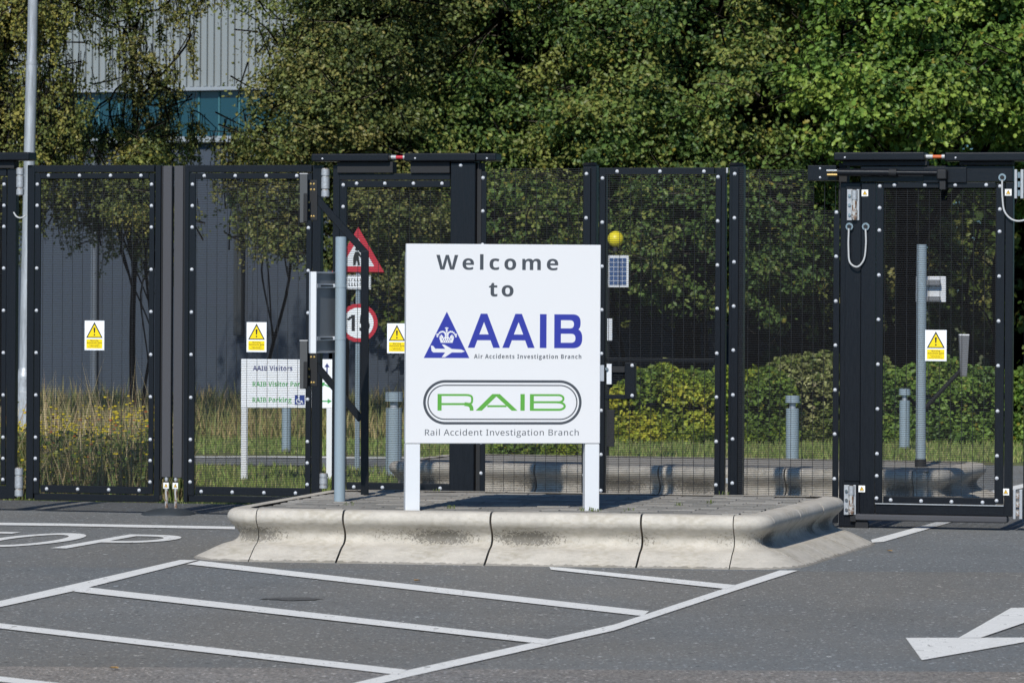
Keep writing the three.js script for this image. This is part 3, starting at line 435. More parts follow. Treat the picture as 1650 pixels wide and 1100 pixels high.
for (const [x0, y0, x1, y1, label] of [[137.5, 516.5, 169.5, 564, 'yellow and white automatic gate warning plate on the leaf above the yellow weeds'], [398.5, 519, 431, 567, 'yellow and white automatic gate warning plate above the white direction sign'], [625, 521, 657, 569, 'yellow and white automatic gate warning plate half hidden by the welcome sign'], [1492, 531.5, 1527, 581.5, 'yellow and white automatic gate warning plate on the ram-driven leaf']]) {
  const a = FENCE.hit(x0, y1), b = FENCE.hit(x1, y0), w = b[0] - a[0], h = b[1] - a[1], g = thing('warning_sign', label, 'warning sign', FENCE.point(a[0] + w / 2, a[1], 0.022), FENCE.turn, 'warning plates on the gates');
  part(g, 'plate', new THREE.BoxGeometry(w, h, 0.004).translate(0, h / 2, 0), M.whiteDull); part(g, 'printed_face', new THREE.PlaneGeometry(w - 0.003, h - 0.003).translate(0, h / 2, 0.0035), warnMat);
}

// ---------------------------------------------------------------- welcome sign
{ const X0 = 652, Y0 = 393.5, S = 6, W = 313.5, H = 321;
  const map = canvasTexture(Math.round(W * S), Math.round(H * S), (c) => {
    const X = (x) => (x - X0) * S, Y = (y, x = 809) => (y - Y0 - (x - 809) * 0.0035) * S;
    c.fillStyle = '#dddbda'; c.fillRect(0, 0, W * S, H * S);
    const fit = (str, x0, x1, base, capTop, col, weight, spacing = 0) => {        // text stretched to fill the measured box
      c.save(); c.fillStyle = col; c.font = weight + ' 200px sans-serif'; c.textBaseline = 'alphabetic'; c.textAlign = 'left';
      const adv = [...str].map((q) => c.measureText(q).width + spacing * 200), total = adv.reduce((a, b) => a + b, 0) - spacing * 200 - 14;
      const m = c.measureText('H'), cap = m.actualBoundingBoxAscent || 146;
      c.translate(X(x0), Y(base)); c.scale((x1 - x0) * S / total, (base - capTop) * S / cap); let x = -7; [...str].forEach((q, i) => { c.fillText(q, x, 0); x += adv[i]; }); c.restore();
    };
    fit('Welcome', 700.6, 897.3, 434, 410.3, '#45484d', 'bold', 0.13); fit('to', 785, 825, 477, 453.5, '#45484d', 'bold', 0.1);
    const blue = '#2f3695';
    const poly = (pts, col) => { c.fillStyle = col; c.beginPath(); pts.forEach(([x, y], i) => i ? c.lineTo(X(x), Y(y)) : c.moveTo(X(x), Y(y))); c.closePath(); c.fill(); };
    poly([[716.7, 502], [753.5, 577], [679.7, 577]], blue);
    const Z = (x, y) => [675 + x / 6.111, 495 + y / 6.111], zp = (pts, col) => poly(pts.map((p) => Z(...p)), col);
    const zdot = (x, y, r, col) => { const p = Z(x, y); c.fillStyle = col; c.beginPath(); c.arc(X(p[0]), Y(p[1]), r / 6.111 * S, 0, 7); c.fill(); };
    const wht = '#dddbda';
    zp([[98, 378], [120, 380], [142, 408], [240, 410], [206, 366], [232, 368], [306, 410], [400, 416], [436, 434], [404, 446], [306, 446], [240, 492], [206, 492], [240, 446], [122, 446], [106, 430]], wht);   // aeroplane
    zp([[180, 300], [328, 300], [312, 350], [196, 350]], wht);                                                                                                                                                // crown band
    for (const s of [-1, 1]) { for (let k = 0; k <= 8; k++) { const t = k / 8, a = lerp(0.1, PI * 1.02, t); zdot(254 + s * (52 + 42 * Math.cos(a + 0.25)), 292 - 52 * Math.sin(a), 9.5, wht); } zdot(254 + s * 52, 276, 7, wht); zdot(254 + s * 44, 290, 11, wht); zdot(254 + s * 62, 290, 9, wht); zdot(254 + s * 95, 268, 8, wht); }
    zdot(254, 222, 10, wht); zdot(254, 204, 8, wht); zdot(242, 205, 6, wht); zdot(266, 205, 6, wht); zp([[246, 226], [262, 226], [264, 300], [244, 300]], wht);
    for (let k = 0; k < 5; k++) zdot(212 + k * 21, 316 + (k % 2) * 2, 6, blue); for (let k = 0; k < 4; k++) zdot(222 + k * 21, 336, 5, blue); for (let k = 0; k < 5; k++) zdot(254, 240 + k * 13, 3, blue);
    const A = (x0, x1) => { const w = x1 - x0; poly([[x0, 560.3], [x0 + w * 0.4, 505], [x0 + w * 0.6, 505], [x1, 560.3], [x1 - w * 0.21, 560.3], [x1 - w * 0.295, 548], [x0 + w * 0.295, 548], [x0 + w * 0.21, 560.3]], blue); poly([[x0 + w * 0.5, 518.5], [x0 + w * 0.645, 538.5], [x0 + w * 0.355, 538.5]], '#dddbda'); };
    A(750.8, 803); A(806.7, 859.2); poly([[867.6, 505.3], [878.4, 505.3], [878.4, 560.3], [867.6, 560.3]], blue);
    const rr = (x0, y0, x1, y1, r, col) => { c.fillStyle = col; c.beginPath(); c.moveTo(X(x0), Y(y0)); c.lineTo(X(x1 - r), Y(y0)); c.quadraticCurveTo(X(x1), Y(y0), X(x1), Y(y0 + r)); c.lineTo(X(x1), Y(y1 - r)); c.quadraticCurveTo(X(x1), Y(y1), X(x1 - r), Y(y1)); c.lineTo(X(x0), Y(y1)); c.closePath(); c.fill(); };
    rr(891, 505.5, 933.8, 533, 13, blue); rr(891, 528, 936.6, 560.5, 15.5, blue); rr(901.8, 515, 923, 528.3, 6.6, '#dddbda'); rr(901.8, 537, 925.5, 551.6, 7.2, '#dddbda');
    fit('Air Accidents Investigation Branch', 761.3, 935.6, 577.6, 570.6, '#3c4048', 'bold', 0.09);
    const oval = (x0, y0, x1, y1, lw, col) => { const r = (y1 - y0) / 2; c.strokeStyle = col; c.lineWidth = lw * S; c.beginPath(); c.moveTo(X(x0 + r), Y(y0)); c.lineTo(X(x1 - r), Y(y0)); c.arc(X(x1 - r), Y(y0 + r), r * S, -PI / 2, PI / 2); c.lineTo(X(x0 + r), Y(y1)); c.arc(X(x0 + r), Y(y0 + r), r * S, PI / 2, PI * 1.5); c.closePath(); c.stroke(); };
    oval(681.3, 614.6, 934, 682.4, 4.2, '#45484d'); oval(687, 621, 928.4, 676, 1.9, '#45484d');
    const green = '#5ba03c', q = (pts, lw) => { c.strokeStyle = green; c.lineWidth = lw * S; c.lineJoin = 'round'; c.beginPath(); pts.forEach((p, i) => p.length === 2 ? (i ? c.lineTo(X(p[0]), Y(p[1])) : c.moveTo(X(p[0]), Y(p[1]))) : c.bezierCurveTo(X(p[0]), Y(p[1]), X(p[2]), Y(p[3]), X(p[4]), Y(p[5]))); c.stroke(); };
    const bar = (x0, y0, x1, y1) => poly([[x0, y0], [x1, y0], [x1, y1], [x0, y1]], green);
    bar(702.4, 635, 709, 662); q([[704, 636.7], [748, 636.7], [758, 636.7, 758.3, 640, 758.3, 644], [758.3, 649.5, 758, 651.4, 748, 651.4], [706, 651.4]], 3.3); q([[746, 651.4], [755, 652, 757.6, 654, 757.6, 662]], 6);
    poly([[764, 662], [791, 635], [803, 635], [832, 662], [822.5, 662], [797.5, 639], [774, 662]], green); bar(783, 653.2, 814, 656.3);
    bar(836.6, 635, 843.6, 662); bar(852, 635, 858.4, 662); q([[853, 636.7], [898, 636.7], [909.4, 636.7, 909.4, 648.2, 898, 648.2], [855, 648.2]], 3.3); q([[896, 648.2], [912.4, 648.2, 912.4, 660.4, 898, 660.4], [853, 660.4]], 3.6);
    fit('Rail Accident Investigation Branch', 681.4, 932.3, 702.2, 692.4, '#45484d', 'normal', 0.03);
  });
  const base = onLevel(809, 821, 0.3), turn = rad(8), px = -base.z / FOCAL / Math.cos(turn), w = W * px, g = thing('welcome_sign', 'large white welcome board with blue and green logos on two white posts', 'sign', [base.x, 0.29, base.z], turn);
  const hOf = (y) => (821 - y) * -base.z / FOCAL + 0.01, top = hOf(393.5), bot = hOf(714.5);
  part(g, 'panel', box(w, top - bot, 0.05, 0, (top + bot) / 2, 0, 0.004), M.white);
  part(g, 'printed_face', new THREE.PlaneGeometry(w - 0.008, top - bot - 0.008).translate(0, (top + bot) / 2, 0.0275), new THREE.MeshStandardMaterial({ map, roughness: 0.38 }));
  const ph = hOf(714.5) - 0.001; for (const s of [-1, 1]) { const pst = part(g, 'post', box(0.088, ph, 0.086, s * (w / 2 - 0.046), ph / 2, -0.02, 0.005), M.white); part(pst, 'upper_post', box(0.086, top - ph - 0.06, 0.05, s * (w / 2 - 0.046), (top + ph) / 2 - 0.02, -0.0515, 0.004), M.white); }
}

// ---------------------------------------------------------------- grey pole with a sign seen edge-on, and the black sensor bracket
const postAt = (px, py) => onLevel(px, py, 0.296);
{ const b = postAt(547, 808), d = -b.z, k = d / FOCAL, g = thing('sign_pole', 'pale blue-grey round pole with two bands holding an edge-on sign box', 'pole', b);
  const h = (808 - 382) * k; part(g, 'tube', cyl(0.0345, 0.0345, h, 28, 0, h / 2, 0), M.greyPaint); part(g, 'cap', new THREE.SphereGeometry(0.034, 20, 6, 0, 2 * PI, 0, PI / 2).scale(1, 0.12, 1).translate(0, h, 0), M.greyPaint);
  for (const y of [460.5, 545]) { const yy = (808 - y) * k; const band = part(g, 'band', cyl(0.0365, 0.0365, 0.02, 28, 0, yy, 0, true), M.greyPaint); part(band, 'clip', box(0.032, 0.022, 0.03, -0.05, yy, -0.004, 0.003), M.alu); }
  const s = thing('sign_box', 'shallow grey sign box clamped to the pole, seen from its edge and back', 'sign', [b.x - 0.055, b.y + (808 - 568.5) * k, b.z], 0);
  const H = (568.5 - 438) * k, dir = rad(66);                              // its face turns away to the side; local x runs along the board into the distance
  s.rotation.y = dir; s.position.set(b.x - 0.142, s.position.y, b.z + 0.22);
  const W = 0.36;
  part(s, 'front_sheet', box(W, H, 0.01, W / 2, H / 2, -0.045, 0.002), M.alu); part(s, 'back_panel', box(W - 0.014, H - 0.012, 0.006, W / 2, H / 2, -0.016, 0.002), std(0.2, 0.205, 0.215, { roughness: 0.4, metalness: 0.3 }));
  part(s, 'edge_frame', box(0.012, H, 0.039, 0.006, H / 2, -0.02, 0.002), M.white); part(s, 'edge_frame', box(0.012, H, 0.037, W - 0.006, H / 2, -0.021, 0.002), M.alu); part(s, 'edge_frame', box(W - 0.026, 0.01, 0.036, W / 2, 0.006, -0.021, 0.002), M.alu); part(s, 'edge_frame', box(W - 0.026, 0.01, 0.036, W / 2, H - 0.006, -0.021, 0.002), M.alu);
  for (const y of [460.5, 545]) { const yy = (568.5 - y) * k; const rl = part(s, 'rail', box(W - 0.03, 0.026, 0.014, W / 2, yy, -0.006, 0.002), M.alu); part(rl, 'slot', box(W - 0.12, 0.009, 0.004, W / 2, yy, 0.0015, 0.001), M.blackDull); }
}
{ const b = postAt(587, 797), d = -b.z, g = thing('sensor_bracket', 'black square post with two slanting arms holding gate sensors', 'sensor post', b); const L = (px, py) => { const p = at(px, py, d); return [p.x - b.x, p.y - b.y]; };
  const bar = (name, p, q, w, mat, dep = 0.05, z = 0) => { const A = L(...p), B = L(...q), len = Math.hypot(B[0] - A[0], B[1] - A[1]); const m = part(g, name, box(w, len, dep, 0, 0, 0, 0.004), mat, [(A[0] + B[0]) / 2, (A[1] + B[1]) / 2, z]); m.rotation.z = Math.atan2(-(B[0] - A[0]), B[1] - A[1]); return m; };
  bar('post', [587.5, 797], [587.8, 404], 0.05, M.black, 0.05); bar('arm', [590, 409], [503, 312], 0.046, M.black, 0.046, 0.001); bar('arm', [582, 676], [503, 581], 0.046, M.black, 0.046, 0.001);
  for (const [y0, y1, yd] of [[290, 355, 281], [560, 622, 549]]) {
    bar('mount_plate', [503, y1], [503, y0], 0.07, M.blackDull, 0.012, 0.03);
    for (const [dx, f] of [[0, 0.1], [5, 0.1], [0.5, 0.24], [5.5, 0.24], [-3, 0.55], [-3, 0.75], [1, 0.9], [5, 0.9]]) { const q = L(501 + dx, lerp(y0, y1, f)); part(g, 'screw', boltGeo, M.brass, [q[0], q[1], 0.037]).scale.setScalar(0.55); }
    const s = bar('sensor_box', [490, y1 + 4], [490, yd], 0.05, [M.sensor ??= std(0.065, 0.068, 0.07, { roughness: 0.6 })][0], 0.1, 0.04); s.name = 'sensor_box'; const q = bar('sensor_lens', [493, y1 + 3], [493.5, y0 + 22], 0.026, M.blackDull, 0.02, 0.1);
    bar('sensor_lid', [490, yd], [490, yd - 1.4], 0.054, M.alu, 0.104, 0.04);
  }
}
// ---------------------------------------------------------------- behind the fence: street furniture
{ // lamp column
  const d = 44, b = onLevel(36, 728), k = -b.z / FOCAL, g = thing('lamp_column', 'tall galvanised lamp column rising past the gate hinge, slightly leaning', 'lamp post', b);
  const h = 7.5; part(g, 'base_column', cyl(0.085, 0.08, 0.75, 20, 0, 0.375, 0), M.galv); part(g, 'door', box(0.07, 0.36, 0.012, 0.0, 0.42, 0.078, 0.004), M.galv);
  part(g, 'shoulder', cyl(0.08, 0.056, 0.08, 20, 0, 0.79, 0), M.galv); part(g, 'lower_shaft', cyl(0.056, 0.056, 3.0, 20, 0, 2.33, 0), M.galv); part(g, 'collar', cyl(0.058, 0.058, 0.03, 20, 0, 3.84, 0), M.galv); part(g, 'upper_shaft', cyl(0.05, 0.046, 3.7, 20, 0, 5.68, 0), M.galv);
  const lamp = part(g, 'lamp_head', box(0.16, 0.09, 0.55, 0, 7.56, 0.25, 0.03), M.galv); part(g, 'spigot', cyl(0.045, 0.045, 0.12, 14, 0, 7.53, 0), M.galv);
  g.rotation.z = rad(-1.0);
}
function canvasFace(w, h, draw) { return new THREE.MeshStandardMaterial({ map: canvasTexture(w, h, draw), roughness: 0.5 }); }
{ // white direction board
  const b = onLevel(393, 772), d = -b.z, k = d / FOCAL, g = thing('direction_sign', 'white direction board on two legs standing in the grass behind the gate', 'sign', b);
  const w = (537 - 388) * k, h = (657 - 578) * k, y0 = (772 - 657) * k, cx = w / 2 - 0.03;
  part(g, 'panel', box(w, h, 0.03, cx, y0 + h / 2, 0, 0.004), M.white);
  const face = canvasFace(1200, 640, (c) => {
    c.fillStyle = '#eff0f2'; c.fillRect(0, 0, 1200, 640); c.font = 'bold 92px sans-serif'; c.fillStyle = '#232a66'; c.fillText('AAIB Visitors', 150, 150, 520); c.fillStyle = '#3d9a4a'; c.fillText('RAIB Visitor Parking', 140, 360, 800); c.fillText('RAIB Parking', 140, 570, 520);
    c.fillStyle = '#1d3a86'; c.fillRect(700, 470, 130, 130); c.strokeStyle = '#f4f4f4'; c.lineWidth = 12; c.beginPath(); c.arc(755, 550, 32, 0.2, 4.6); c.moveTo(752, 500); c.lineTo(756, 545); c.lineTo(790, 545); c.lineTo(805, 580); c.stroke(); c.fillStyle = '#f4f4f4'; c.beginPath(); c.arc(752, 488, 12, 0, 7); c.fill();
    const arrow = (x, y, a, col) => { c.save(); c.translate(x, y); c.rotate(a); c.fillStyle = col; c.fillRect(-9, -40, 18, 100); c.beginPath(); c.moveTo(0, -85); c.lineTo(34, -30); c.lineTo(-34, -30); c.closePath(); c.fill(); c.restore(); };
    arrow(1120, 130, 0, '#232a66'); arrow(1110, 340, 0.4 - PI / 2, '#3d9a4a'); arrow(1100, 550, PI / 2, '#3d9a4a');
  });
  part(g, 'printed_face', new THREE.PlaneGeometry(w - 0.006, h - 0.006).translate(cx, y0 + h / 2, 0.018), face);
  part(g, 'leg', box(0.055, y0, 0.05, 0.0, y0 / 2, -0.005, 0.004), M.white); part(g, 'leg', box(0.055, y0, 0.05, w - 0.06, y0 / 2, -0.005, 0.004), M.white);
}
function bollard(px, py, top, wpx, label, dark) {                           // cylindrical bollard light: body, glass gap, cap
  const b = onLevel(px, py), k = -b.z / FOCAL, h = (py - top) * k, r = wpx * k / 2, g = thing('bollard_light', label, 'bollard light', b, 0, 'bollard lights behind the fence');
  part(g, 'body', cyl(r, r, h * 0.8, 24, 0, h * 0.4, 0), M.greyPaint); part(g, 'lens', cyl(r * 0.5, r * 0.5, h * 0.12, 20, 0, h * 0.84, 0), M.alu); part(g, 'cap', cyl(r * 1.1, r * 1.06, h * 0.11, 24, 0, h * 0.935, 0), M.greyPaint); part(g, 'base_flange', cyl(r * 1.15, r * 1.1, 0.02, 24, 0, 0.01, 0), M.greyDark);
}
bollard(634, 766, 630, 26, 'grey bollard light just to the side of the welcome board, before the grass bank');
bollard(461, 727, 604, 15, 'grey bollard light mostly hidden behind the white direction board');
bollard(1277, 743, 636, 21, 'grey bollard light in front of the clipped golden hedge');
bollard(1458, 723, 625, 17, 'grey bollard light close beside the tall pole behind the ram-driven leaf');
{ // road sign pole with a triangle, a plate and a speed limit
  const b = onLevel(575, 757), k = -b.z / FOCAL, g = thing('road_sign', 'grey pole carrying a red triangle, a small plate and a speed limit disc', 'road sign', b), H = (y) => (757 - y) * k;
  part(g, 'pole', cyl(0.022, 0.022, H(380), 16, 0, H(380) / 2, -0.03), M.greyPaint);
  const tw = 39 * k * 1.02, tri = (s) => { const p = new THREE.Shape(); p.moveTo(-tw * s, 0); p.lineTo(tw * s, 0); p.lineTo(0, tw * 1.72 * s); p.closePath(); return p; };
  const t = part(g, 'triangle_plate', new THREE.ExtrudeGeometry(tri(1), { depth: 0.006, bevelEnabled: true, bevelSize: 0.012, bevelThickness: 0.001, bevelSegments: 2 }).translate(0, H(437), 0), M.redPaint);
  part(t, 'white_field', new THREE.ShapeGeometry(tri(0.66)).translate(0, H(437) + tw * 0.2, 0.0085), M.white);
  const fig = (pts) => new THREE.ShapeGeometry(new THREE.Shape(pts.map((p) => new THREE.Vector2(p[0] * tw, p[1] * tw)))).translate(0, H(437) + tw * 0.24, 0.0105);
  part(t, 'symbol', mergeGeometries([fig([[-0.2, 0], [-0.1, 0], [-0.06, 0.22], [0, 0], [0.08, 0], [0.02, 0.4], [0.12, 0.3], [0.15, 0.36], [0.02, 0.56], [-0.12, 0.56], [-0.2, 0.3]]), new THREE.CircleGeometry(tw * 0.075, 14).translate(-tw * 0.05, H(437) + tw * 0.9, 0.0105), fig([[0.2, 0], [0.26, 0], [0.28, 0.2], [0.32, 0], [0.38, 0], [0.36, 0.34], [0.28, 0.42], [0.2, 0.34]])]), M.blackDull);
  const pw = 42 * k, ph = 23 * k, plate = canvasFace(256, 140, (c) => { c.fillStyle = '#eef0f0'; c.fillRect(0, 0, 256, 140); c.strokeStyle = '#26282c'; c.lineWidth = 5; c.strokeRect(7, 7, 242, 126); c.fillStyle = '#26282c'; for (let r = 0; r < 2; r++) for (let q = 0; q < 7; q++) { const h = hash2(q, r, 4); c.fillRect(34 + q * 28, 32 + r * 46, 5 + 6 * h, 32); c.fillRect(34 + q * 28, 32 + r * 46 + Math.floor(h * 3) * 13, 19, 6); } });
  part(g, 'plate', box(pw, ph, 0.006, 0, H(454.5), 0.003, 0.002), M.whiteDull); part(g, 'plate_face', new THREE.PlaneGeometry(pw - 0.004, ph - 0.004).translate(0, H(454.5), 0.0085), plate);
  const r = 31 * k, disc = part(g, 'limit_disc', new THREE.CylinderGeometry(r, r, 0.008, 40).rotateX(PI / 2).translate(0.006, H(520), 0.004), M.redPaint);
  const lim = canvasFace(256, 256, (c) => { c.fillStyle = '#eef0f0'; c.fillRect(0, 0, 256, 256); c.fillStyle = '#1c1c1f'; c.font = 'bold 190px sans-serif'; c.textAlign = 'center'; c.fillText('15', 128, 196, 210); });
  part(disc, 'limit_face', new THREE.CircleGeometry(r * 0.79, 40).translate(0.006, H(520), 0.0105), lim);
}
{ // pole with a yellow beacon and a small panel
  const b = onLevel(986, 748), k = -b.z / FOCAL, g = thing('beacon_post', 'dark post with a round yellow beacon and a small blue grid panel', 'beacon', b), H = (y) => (748 - y) * k;
  part(g, 'post', cyl(0.035, 0.035, H(410), 16, -0.06, H(410) / 2, -0.06), M.blackDull);
  part(g, 'beacon', new THREE.SphereGeometry(13 * k, 26, 18).scale(1, 0.98, 1).translate(4 * k, H(385), 0), M.yellow); part(g, 'beacon_base', cyl(0.03, 0.02, 0.05, 14, 4 * k, H(401), 0), M.blackDull);
  const w = 33 * k, h = 51 * k; part(g, 'panel_frame', box(w, h, 0.03, 9 * k, H(437), 0, 0.003), M.white);
  for (let i = 0; i < 4; i++) for (let j = 0; j < 6; j++) part(g, 'panel_cell', new THREE.BoxGeometry(w * 0.19, h * 0.125, 0.004), [M.cell ??= std(0.05, 0.09, 0.2, { roughness: 0.25 })][0], [9 * k + (i - 1.62) * w * 0.21, H(437) + (j - 2.5) * h * 0.145, 0.017]);
  part(g, 'white_box', box(9 * k, 36 * k, 0.05, -5 * k, H(531), 0, 0.005), M.whiteDull); part(g, 'dark_box', box(14 * k, 60 * k, 0.08, -3 * k, H(690), -0.02, 0.006), M.blackDull);
}
{ // tall pole on the second island with a lamp box
  const b = onLevel(1484, 752, 0.292), k = -b.z / FOCAL, g = thing('sign_pole', 'tall pale grey pole with a white floodlight box, seen through the ram-driven leaf', 'pole', b), H = (y) => (752 - y) * k;
  part(g, 'tube', cyl(8 * k, 8 * k, H(394), 22, 0, H(394) / 2, 0), M.greyPaint); part(g, 'base_sleeve', cyl(9.5 * k, 9.5 * k, 0.06, 22, 0, 0.03, 0), M.blackDull);
  const bx = part(g, 'white_box', box(48 * k, 42 * k, 0.05, 17 * k, H(466), -0.08, 0.008), M.whiteDull); for (const y of [455, 481]) part(bx, 'bracket', box(24 * k, 8 * k, 0.06, 19 * k, H(y), -0.03, 0.003), M.greyDark); part(bx, 'clamp', box(10 * k, 10 * k, 0.06, 0, H(466), -0.05, 0.003), M.greyDark);
  const e = thing('sensor_box', 'slim grey tapered reader box on a slanting arm beside the tall pole', 'sensor', at(1550, 605, -b.z).add(new THREE.Vector3(0, 0, 0.1))), sh = new THREE.Shape(); sh.moveTo(-4 * k, 0); sh.lineTo(4.5 * k, 0); sh.lineTo(8 * k, 64 * k); sh.lineTo(-7 * k, 64 * k); sh.closePath();
  part(e, 'body', new THREE.ExtrudeGeometry(sh, { depth: 0.06, bevelEnabled: true, bevelSize: 0.003, bevelThickness: 0.003, bevelSegments: 1 }), M.greyDark); part(e, 'lid', box(16 * k, 0.012, 0.075, 0.5 * k, 64 * k + 0.009, 0.03, 0.003), M.white);
  part(e, 'arm', rod([0, 0.06, 0], [-58 * k, -52 * k, -0.1], 0.017, 10), M.blackDull);
}

// ---------------------------------------------------------------- the building behind the trees
{ const a = at(154, 640, 57), turn = rad(-24), g = thing('building', 'large grey shed building with a teal glazed strip and ribbed upper cladding', 'building', [a.x, 0, a.z], turn);
  const L0 = -9, L1 = 7.2, k = 57 / FOCAL, Y = (py) => EYE + (CY - (py + 3.5)) * k, W = L1 - L0, mid = (L0 + L1) / 2;
  const wallTex = dataTexture(256, (u, v, i, j) => { const n = 0.9 + 0.2 * noise(u * 6, v * 6, 101, 6) * (0.9 + 0.2 * hash2(i, j, 102)); return [0.048 * n, 0.063 * n, 0.088 * n]; }); wallTex.repeat.set(0.5, 0.5);
  const wallM = new THREE.MeshStandardMaterial({ map: wallTex, roughness: 0.75 }), clad = std(0.24, 0.265, 0.27, { roughness: 0.55 }), trim = std(0.28, 0.31, 0.34, { roughness: 0.5 }), glass = std(0.012, 0.052, 0.072, { roughness: 0.18 }), dark = std(0.03, 0.035, 0.04);
  const y1 = Y(232), y2 = Y(222), y3 = Y(149), y4 = Y(143), yTop = 9.2;
  part(g, 'wall', box(W, y1, 0.3, mid, y1 / 2, -0.15, 0), wallM);
  for (let x = L0 + 0.6; x < L1; x += 1.2) part(g, 'wall_seam', box(0.03, y1 - 0.02, 0.012, x, y1 / 2, 0.007, 0.003), wallM);
  part(g, 'sill', box(W, y2 - y1, 0.5, mid, (y1 + y2) / 2, -0.13, 0.01), trim); part(g, 'backing', box(W, y3 - y2, 0.2, mid, (y2 + y3) / 2, -0.2, 0), dark);
  for (let x = L0, i = 0; x < L1 - 0.1; x += 0.31, i++) { part(g, 'glass_panel', box(0.285, y3 - y2 - 0.02, 0.012, x + 0.155, (y2 + y3) / 2, -0.085 - 0.002 * hash2(i, 1, 3), 0), glass); if (i) part(g, 'mullion', box(0.022, y3 - y2, 0.03, x, (y2 + y3) / 2, -0.08, 0), [M.teal ??= std(0.04, 0.14, 0.165)][0]); }
  part(g, 'head_trim', box(W, y4 - y3, 0.36, mid, (y3 + y4) / 2, -0.13, 0.006), trim);
  part(g, 'upper_wall', box(W, yTop - y4, 0.2, mid, (yTop + y4) / 2, -0.15, 0), clad); const rib = new THREE.BoxGeometry(0.06, yTop - y4 - 0.02, 0.045); for (let x = L0 + 0.05; x < L1; x += 0.105) part(g, 'cladding_rib', rib, clad, [x, (yTop + y4) / 2, -0.032]);
  part(g, 'roof', box(W + 0.4, 0.2, 12, mid, yTop + 0.1, -5.8, 0.01), trim); part(g, 'side_wall', box(0.3, yTop - 0.01, 11.4, L1 - 0.16, yTop / 2, -6.1, 0), wallM); part(g, 'side_wall', box(0.3, yTop - 0.01, 11.4, L0 + 0.16, yTop / 2, -6.1, 0), wallM); part(g, 'rear_wall', box(W - 0.02, yTop - 0.01, 0.3, mid, yTop / 2, -11.6, 0), wallM);
  part(g, 'downpipe', cyl(0.05, 0.05, y1, 12, 0, y1 / 2, 0.07), std(0.12, 0.14, 0.17)); part(g, 'dark_post', box(0.12, 1.7, 0.08, 2.25, 1.85, 0.1, 0.01), dark);
}

// ---------------------------------------------------------------- trees, hedge, grass
function leafShape(lobed) {
  const half = lobed ? [[0, 0], [0.1, 0.06], [0.3, 0.2], [0.2, 0.36], [0.42, 0.52], [0.26, 0.68], [0.24, 0.86], [0, 1]] : [[0, 0], [0.34, 0.3], [0.22, 0.65], [0, 1]];
  const pos = [], idx = []; for (const s of [-1, 1]) { const o = pos.length / 3; half.forEach(([x, y]) => { pos.push(s * x, y - 0.5, 0.22 * x + 0.1 * (y - 0.5) * (y - 0.5)); }); half.forEach(([x, y]) => pos.push(0, y - 0.5, -0.06 + 0.1 * (y - 0.5) * (y - 0.5))); const n = half.length; for (let i = 0; i + 1 < n; i++) { const q = [o + i, o + i + 1, o + n + i, o + i + 1, o + n + i + 1, o + n + i]; idx.push(...q); } }
  const g = new THREE.BufferGeometry(); g.setAttribute('position', new THREE.Float32BufferAttribute(pos, 3)); g.setIndex(idx); g.computeVertexNormals(); return g;
}
const oakLeaf = leafShape(true), birchLeaf = leafShape(false);
const leafMat = new THREE.MeshPhysicalMaterial({ color: 0xffffff, roughness: 0.48, transmission: 0.3, thickness: 0, side: THREE.DoubleSide, specularIntensity: 0.5 });
const barkTex = dataTexture(512, (u, v, i, j) => { const n = noise(u * 24, v * 5, 111, 0) * 0.6 + noise(u * 70, v * 18, 112, 0) * 0.4, l = clamp(noise(u * 7, v * 7, 113, 7) * 2 - 1, 0, 1); const k = 0.1 + 0.2 * n; return [lerp(k, 0.2, l * 0.6), lerp(k * 0.93, 0.2, l * 0.6), lerp(k * 0.8, 0.17, l * 0.6)]; }); barkTex.repeat.set(1.5, 0.7);
M.bark = new THREE.MeshStandardMaterial({ map: barkTex, roughness: 0.95, bumpMap: barkTex, bumpScale: 0.012 });
M.twig = std(0.4, 0.36, 0.3, { roughness: 0.95 });
const V3 = (x, y, z) => new THREE.Vector3(x, y, z);
const _m = new THREE.Matrix4(), _q = new THREE.Quaternion(), _q2 = new THREE.Quaternion(), _z = V3(0, 0, 1), _c = new THREE.Color();
function leafMass(parent, name, geo, spots, rnd, size, palette) {             // spots: [position, outward, colour shift]
  const im = new THREE.InstancedMesh(geo, leafMat, spots.length);
  spots.forEach(([p, out, tint, grow = 1], i) => {
    const n = V3(out.x * 0.55 + gauss(rnd) * 0.75, out.y * 0.4 + 0.5 + gauss(rnd) * 0.75, out.z * 0.55 + gauss(rnd) * 0.75).normalize();
    _q.setFromUnitVectors(_z, n); _q2.setFromAxisAngle(_z, rnd() * 6.283); _q.multiply(_q2); const s = size * grow * (0.6 + 0.8 * rnd());
    im.setMatrixAt(i, _m.compose(p, _q, V3(s, s, s)));
    const c = palette[Math.floor(clamp(tint + (rnd() - 0.5) * 0.45, 0, 0.999) * palette.length)], k = 0.6 + 0.8 * rnd(), y = rnd() < 0.022 ? 1 : 0;
    im.setColorAt(i, _c.setRGB(lerp(c[0] * k, 0.3, y * 0.8), lerp(c[1] * k, 0.24, y * 0.8), c[2] * k));
  });
  im.name = name; im.userData.kind = 'stuff'; parent.add(im); return im;
}
const OAK = [[0.065, 0.113, 0.029], [0.091, 0.151, 0.033], [0.121, 0.184, 0.041], [0.166, 0.211, 0.048], [0.220, 0.239, 0.058]];
const FIELD = [[0.091, 0.162, 0.033], [0.129, 0.217, 0.036], [0.166, 0.261, 0.044], [0.229, 0.303, 0.054]];
const BIRCH = [[0.110, 0.138, 0.036], [0.166, 0.184, 0.044], [0.229, 0.229, 0.054], [0.311, 0.275, 0.065]];
const OLIVE = [[0.101, 0.129, 0.036], [0.138, 0.166, 0.044], [0.184, 0.193, 0.054], [0.239, 0.220, 0.066]];
